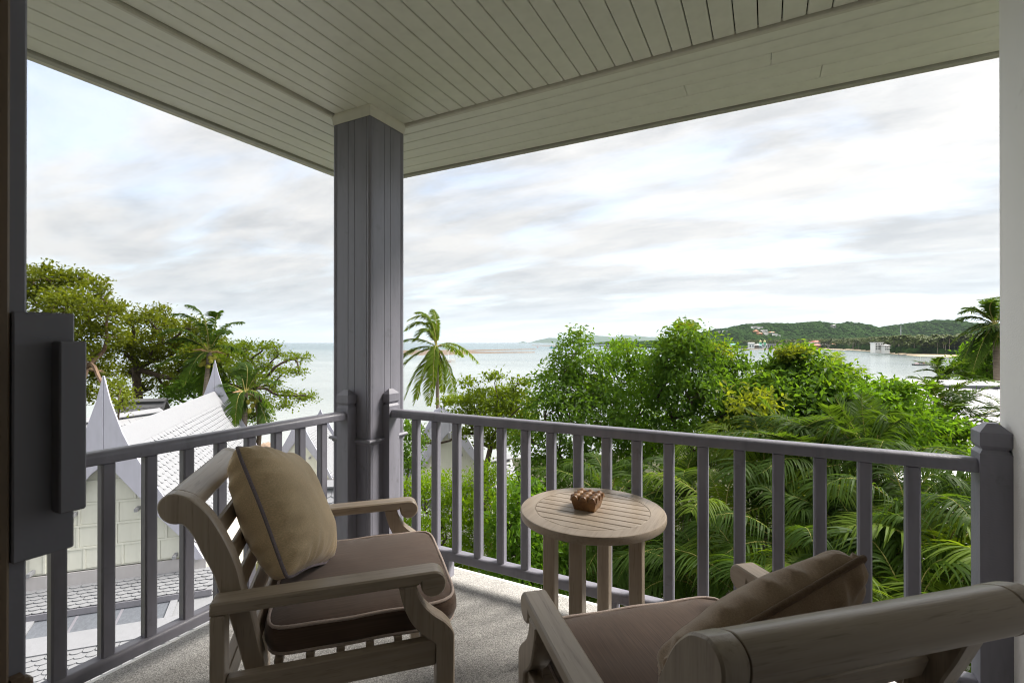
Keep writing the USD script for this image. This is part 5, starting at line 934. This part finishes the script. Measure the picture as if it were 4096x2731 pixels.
mq = thing('mosque', 'small mosque with two green and gold domes in the far fishing village', 'mosque', at(3047, 1384, 965), YAW)
obj('hall', box(-8, 8, -4, 4, -2, 5.5), 'far_white', mq)
for x in (-4.2, 4.2):
    tw = obj('tower', box(x - 1.7, x + 1.7, -4.6, -1.2, 0, 7.6), 'far_green', mq)
    obj('dome', xf(lathe([(1.5, 7.61), (2.0, 8.6), (2.1, 9.4), (1.7, 10.3), (.9, 11.1), (.1, 12.2), (0, 12.6)], 14), None, (x, -2.9, 0)), 'far_gold', tw, smooth=True)
obj('door', box(-1, 1, -4.2, -4.001, 0, 3), 'far_dark', mq)
hs = [(2875, 1331, 12, 4, 'far_white', 'far_white', 'lowest left white villa on the far hill'), (2899, 1330, 10, 5, 'far_white', 'far_turquoise', 'white villa with greenish roof at the left of the far hill'), (3016, 1314, 14, 5, 'far_white', 'far_grey', 'wide villa near the crest of the left far hill'), (3041, 1316, 11, 5, 'far_white', 'far_grey', 'second villa near the crest of the left far hill'), (3056, 1330, 14, 6, 'far_white', 'far_white', 'large white villa halfway up the left far hill'), (3023, 1333, 11, 5, 'far_orange', 'far_orange', 'orange villa halfway up the left far hill'), (3038, 1343, 11, 5, 'far_orange', 'far_orange', 'lower orange villa on the left far hill'), (3064, 1345, 5, 9, 'far_white', 'far_white', 'narrow white tower house on the left far hill'), (3086, 1338, 14, 4, 'far_grey', 'far_orange', 'brown villa right of the white tower house on the far hill'), (3099, 1345, 9, 5, 'far_white', 'far_white', 'white cube villa low on the far hill'), (3110, 1349, 9, 5, 'far_white', 'far_grey', 'lowest right white villa on the left far hill'), (3333, 1313, 8, 6, 'far_grey', 'far_grey', 'lone grey villa near the saddle of the far hills')]
for x, y, w, h, wm, rm, lb in hs:
    p, d_ = hill_at(x, y); far_house('hill_villa', lb, x, y, d_ - 8, w, h + 1.5, 9, wm, rm, 2, 'flat' if wm == 'far_white' else 'hip', 3, .3, cat='villa')
ms = thing('radio_mast', 'thin grey lattice radio mast standing above the far palms', 'mast', at(3603, 1362, 640), YAW)
for sx in (-.5, .5):
    for sy in (-.5, .5): obj('mast_leg', tube([(sx, sy, 0), (sx * .4, sy * .4, 20)], .16, 4), 'steel_grey', ms)
for k in range(10): w1, w2 = .5 - .03 * k, .5 - .03 * (k + 1); obj('brace', join(tube([(-w1, -w1, 2 * k), (w2, -w2, 2 * k + 2)], .09, 3), tube([(w1, w1, 2 * k), (-w2, w2, 2 * k + 2)], .09, 3)), 'steel_grey', ms)
pr_ = thing('pier', 'low concrete pier with posts in front of the far village', 'pier', at_z(3120, 1394, SEA), YAW)
obj('deck', box(-22, 26, -1.5, 1.5, 1.9, 2.4), 'far_grey', pr_)
for k in range(9): obj('post', box(-20 + 5.4 * k, -19.4 + 5.4 * k, -1.2, 1.2, -1, 1.899), 'far_brown', pr_)

def hull(L, B, H, sheer=.35, n=15):
    """A boat's shell: stations from stern to bow, keel at the waterline minus a little, rising ends."""
    V = []; m = 9
    for i in range(n):
        t = i / (n - 1); x = (t - .5) * L; b_ = B / 2 * min(1, (1 - t) * 2.6) ** .55 * (.72 + .28 * min(1, t * 4)); top = H * (1 + sheer * ((2 * t - .9) ** 2) * (1.6 if t > .5 else .8))
        for k in range(m): a = math.pi * (k / (m - 1) - .5); V.append((x + (.06 * L if i == n - 1 else 0) * (1 - abs(0)) * 1.0, b_ * math.sin(a) * (1 if abs(math.sin(a)) > .99 else .97), top - (top + .35 * H) * max(0, math.cos(a)) ** .7))
    V = np.array(V); I = np.arange(n * m).reshape(n, m); q = np.stack([I[:-1, :-1], I[1:, :-1], I[1:, 1:], I[:-1, 1:]], -1).reshape(-1, 4); k = np.arange(n - 1)
    deck = np.stack([I[:-1, -1], I[1:, -1], I[1:, 0], I[:-1, 0]], 1); st = [[I[0, 0], I[0, k_], I[0, k_ + 1], I[0, k_ + 1]] for k_ in range(1, m - 1)]
    return V, np.vstack([q, deck, st])
def boat(label, x, yw, turn, L, B, H, hm, parts, name='fishing_boat', cat='boat'):
    p = at_z(x, yw, SEA); t = thing(name, label, cat, p, YAW + turn); obj('hull', hull(L, B, H), hm, t, smooth=40)
    for nm, (a, b_, c_, d_, e_, f_), mm in parts: obj(nm, box(a, b_, c_, d_, e_, f_, .02), mm, t)
    return t
b1 = boat('dark fishing boat with red stern cabin moored in the bay at the right', 3680, 1460.5, .08, 7.8, 2.0, .62, 'far_dark', [('gunwale', (-3.5, 2.6, -1.05, 1.05, .60, .72), 'far_white'), ('wheelhouse', (-.6, .7, -.7, .7, .72, 1.9), 'far_dark'), ('stern_cabin', (1.2, 3.0, -.8, .8, .72, 1.6), 'hull_red'), ('engine_box', (-2.4, -1.2, -.6, .6, .72, 1.15), 'hull_pink'), ('canopy', (2.0, 3.7, -.9, .9, 2.0, 2.08), 'far_dark')])
for x in (2.1, 3.5): obj('canopy_post', box(x, x + .06, -.8, -.74, .7, 2.0), 'far_white', b1)
obj('mast', tube([(.1, 0, 1.9), (.1, 0, 4.2)], .04, 5), 'far_white', b1); obj('handrail', tube([(-3.3, -.95, 1.3), (-.7, -.95, 1.3)], .03, 4), 'far_white', b1)
b2 = boat('small blue grey longtail boat pulled up at the far sand beach', 3609, 1420.5, -.05, 7.4, 1.3, .5, 'fascia_grey', [('bench', (-2, -1.7, -.55, .55, .45, .52), 'far_white'), ('engine', (-3.3, -2.8, -.2, .2, .5, 1.0), 'far_dark')], 'longtail_boat'); obj('flag_pole', tube([(3.2, 0, .8), (3.3, 0, 2.6)], .04, 4), 'far_white', b2)
b3 = boat('turquoise fishing boat with two masts anchored beside the thin reef spit', 2212, 1391.6, .0, 14.5, 3.6, 1.5, 'far_turquoise', [('wheelhouse', (-4.5, -1.6, -1.2, 1.2, 1.5, 4.2), 'far_turquoise'), ('roof', (-5.2, -1.0, -1.5, 1.5, 4.22, 4.5), 'far_white'), ('hatch', (1.0, 3.0, -.8, .8, 1.5, 2.3), 'far_brown')])
for x in (.4, 5.6): obj('mast', tube([(x, 0, 1.5), (x, 0, 5.6)], .10, 5), 'far_dark', b3)
b4 = boat('pinkish purple fishing boat anchored far out left of the tallest garden tree', 2428, 1392.2, .0, 13.2, 3.4, 1.4, 'hull_pink', [('wheelhouse', (-4.0, -1.4, -1.2, 1.2, 1.4, 3.4), 'hull_pink'), ('roof', (-4.6, -.9, -1.4, 1.4, 3.42, 3.7), 'far_white'), ('net_pile', (.8, 3.0, -.9, .9, 1.4, 2.2), 'far_dark')])
b5 = boat('white sailing boat with a leaning bare mast behind the coconut palm', 1778, 1446.5, .05, 11.5, 3.0, 1.2, 'far_white', [('cabin', (-2.5, 1.4, -.9, .9, 1.2, 1.9), 'far_white'), ('waterline', (-5.0, 3.9, -1.32, 1.32, -.02, .16), 'far_red')], 'sailing_boat')
obj('mast', tube([(2.4, 0, 1.2), (1.5, 0, 12.2)], .11, 6), 'far_white', b5); obj('stay', tube([(1.5, 0, 12.0), (6.6, 0, 1.8)], .035, 4), 'far_dark', b5); obj('bowsprit', tube([(5.0, 0, 1.6), (7.4, 0, 2.0)], .07, 5), 'far_white', b5); obj('boom', tube([(2.3, 0, 2.6), (-2.6, 0, 2.8)], .08, 5), 'far_white', b5)
by = thing('buoy', 'small red buoy floating by the thin reef spit', 'buoy', at_z(2151, 1389.6, SEA), 0); obj('float', xf(lathe([(0, -.6), (1.0, -.3), (1.35, .4), (1.0, 1.2), (.3, 1.7), (0, 1.75)], 12)), 'hull_red', by, smooth=True); obj('staff', tube([(0, 0, 1.7), (0, 0, 2.6)], .07, 5), 'far_dark', by)
# sea haze
HZ = 3.2e-5
usdkit.material(stage, '/World/Looks/sea_haze', {'v': ('principled_volume', {'color': (0.76, 0.88, 1.0), 'density': HZ, 'anisotropy': 0.2})}, [], volume='v.volume'); M['sea_haze'] = UsdShade.Material.Get(stage, '/World/Looks/sea_haze')
tag(obj('haze', box(-62000, 62000, -62000, 64000, SEA - 60, 1300), 'sea_haze'), kind='stuff')
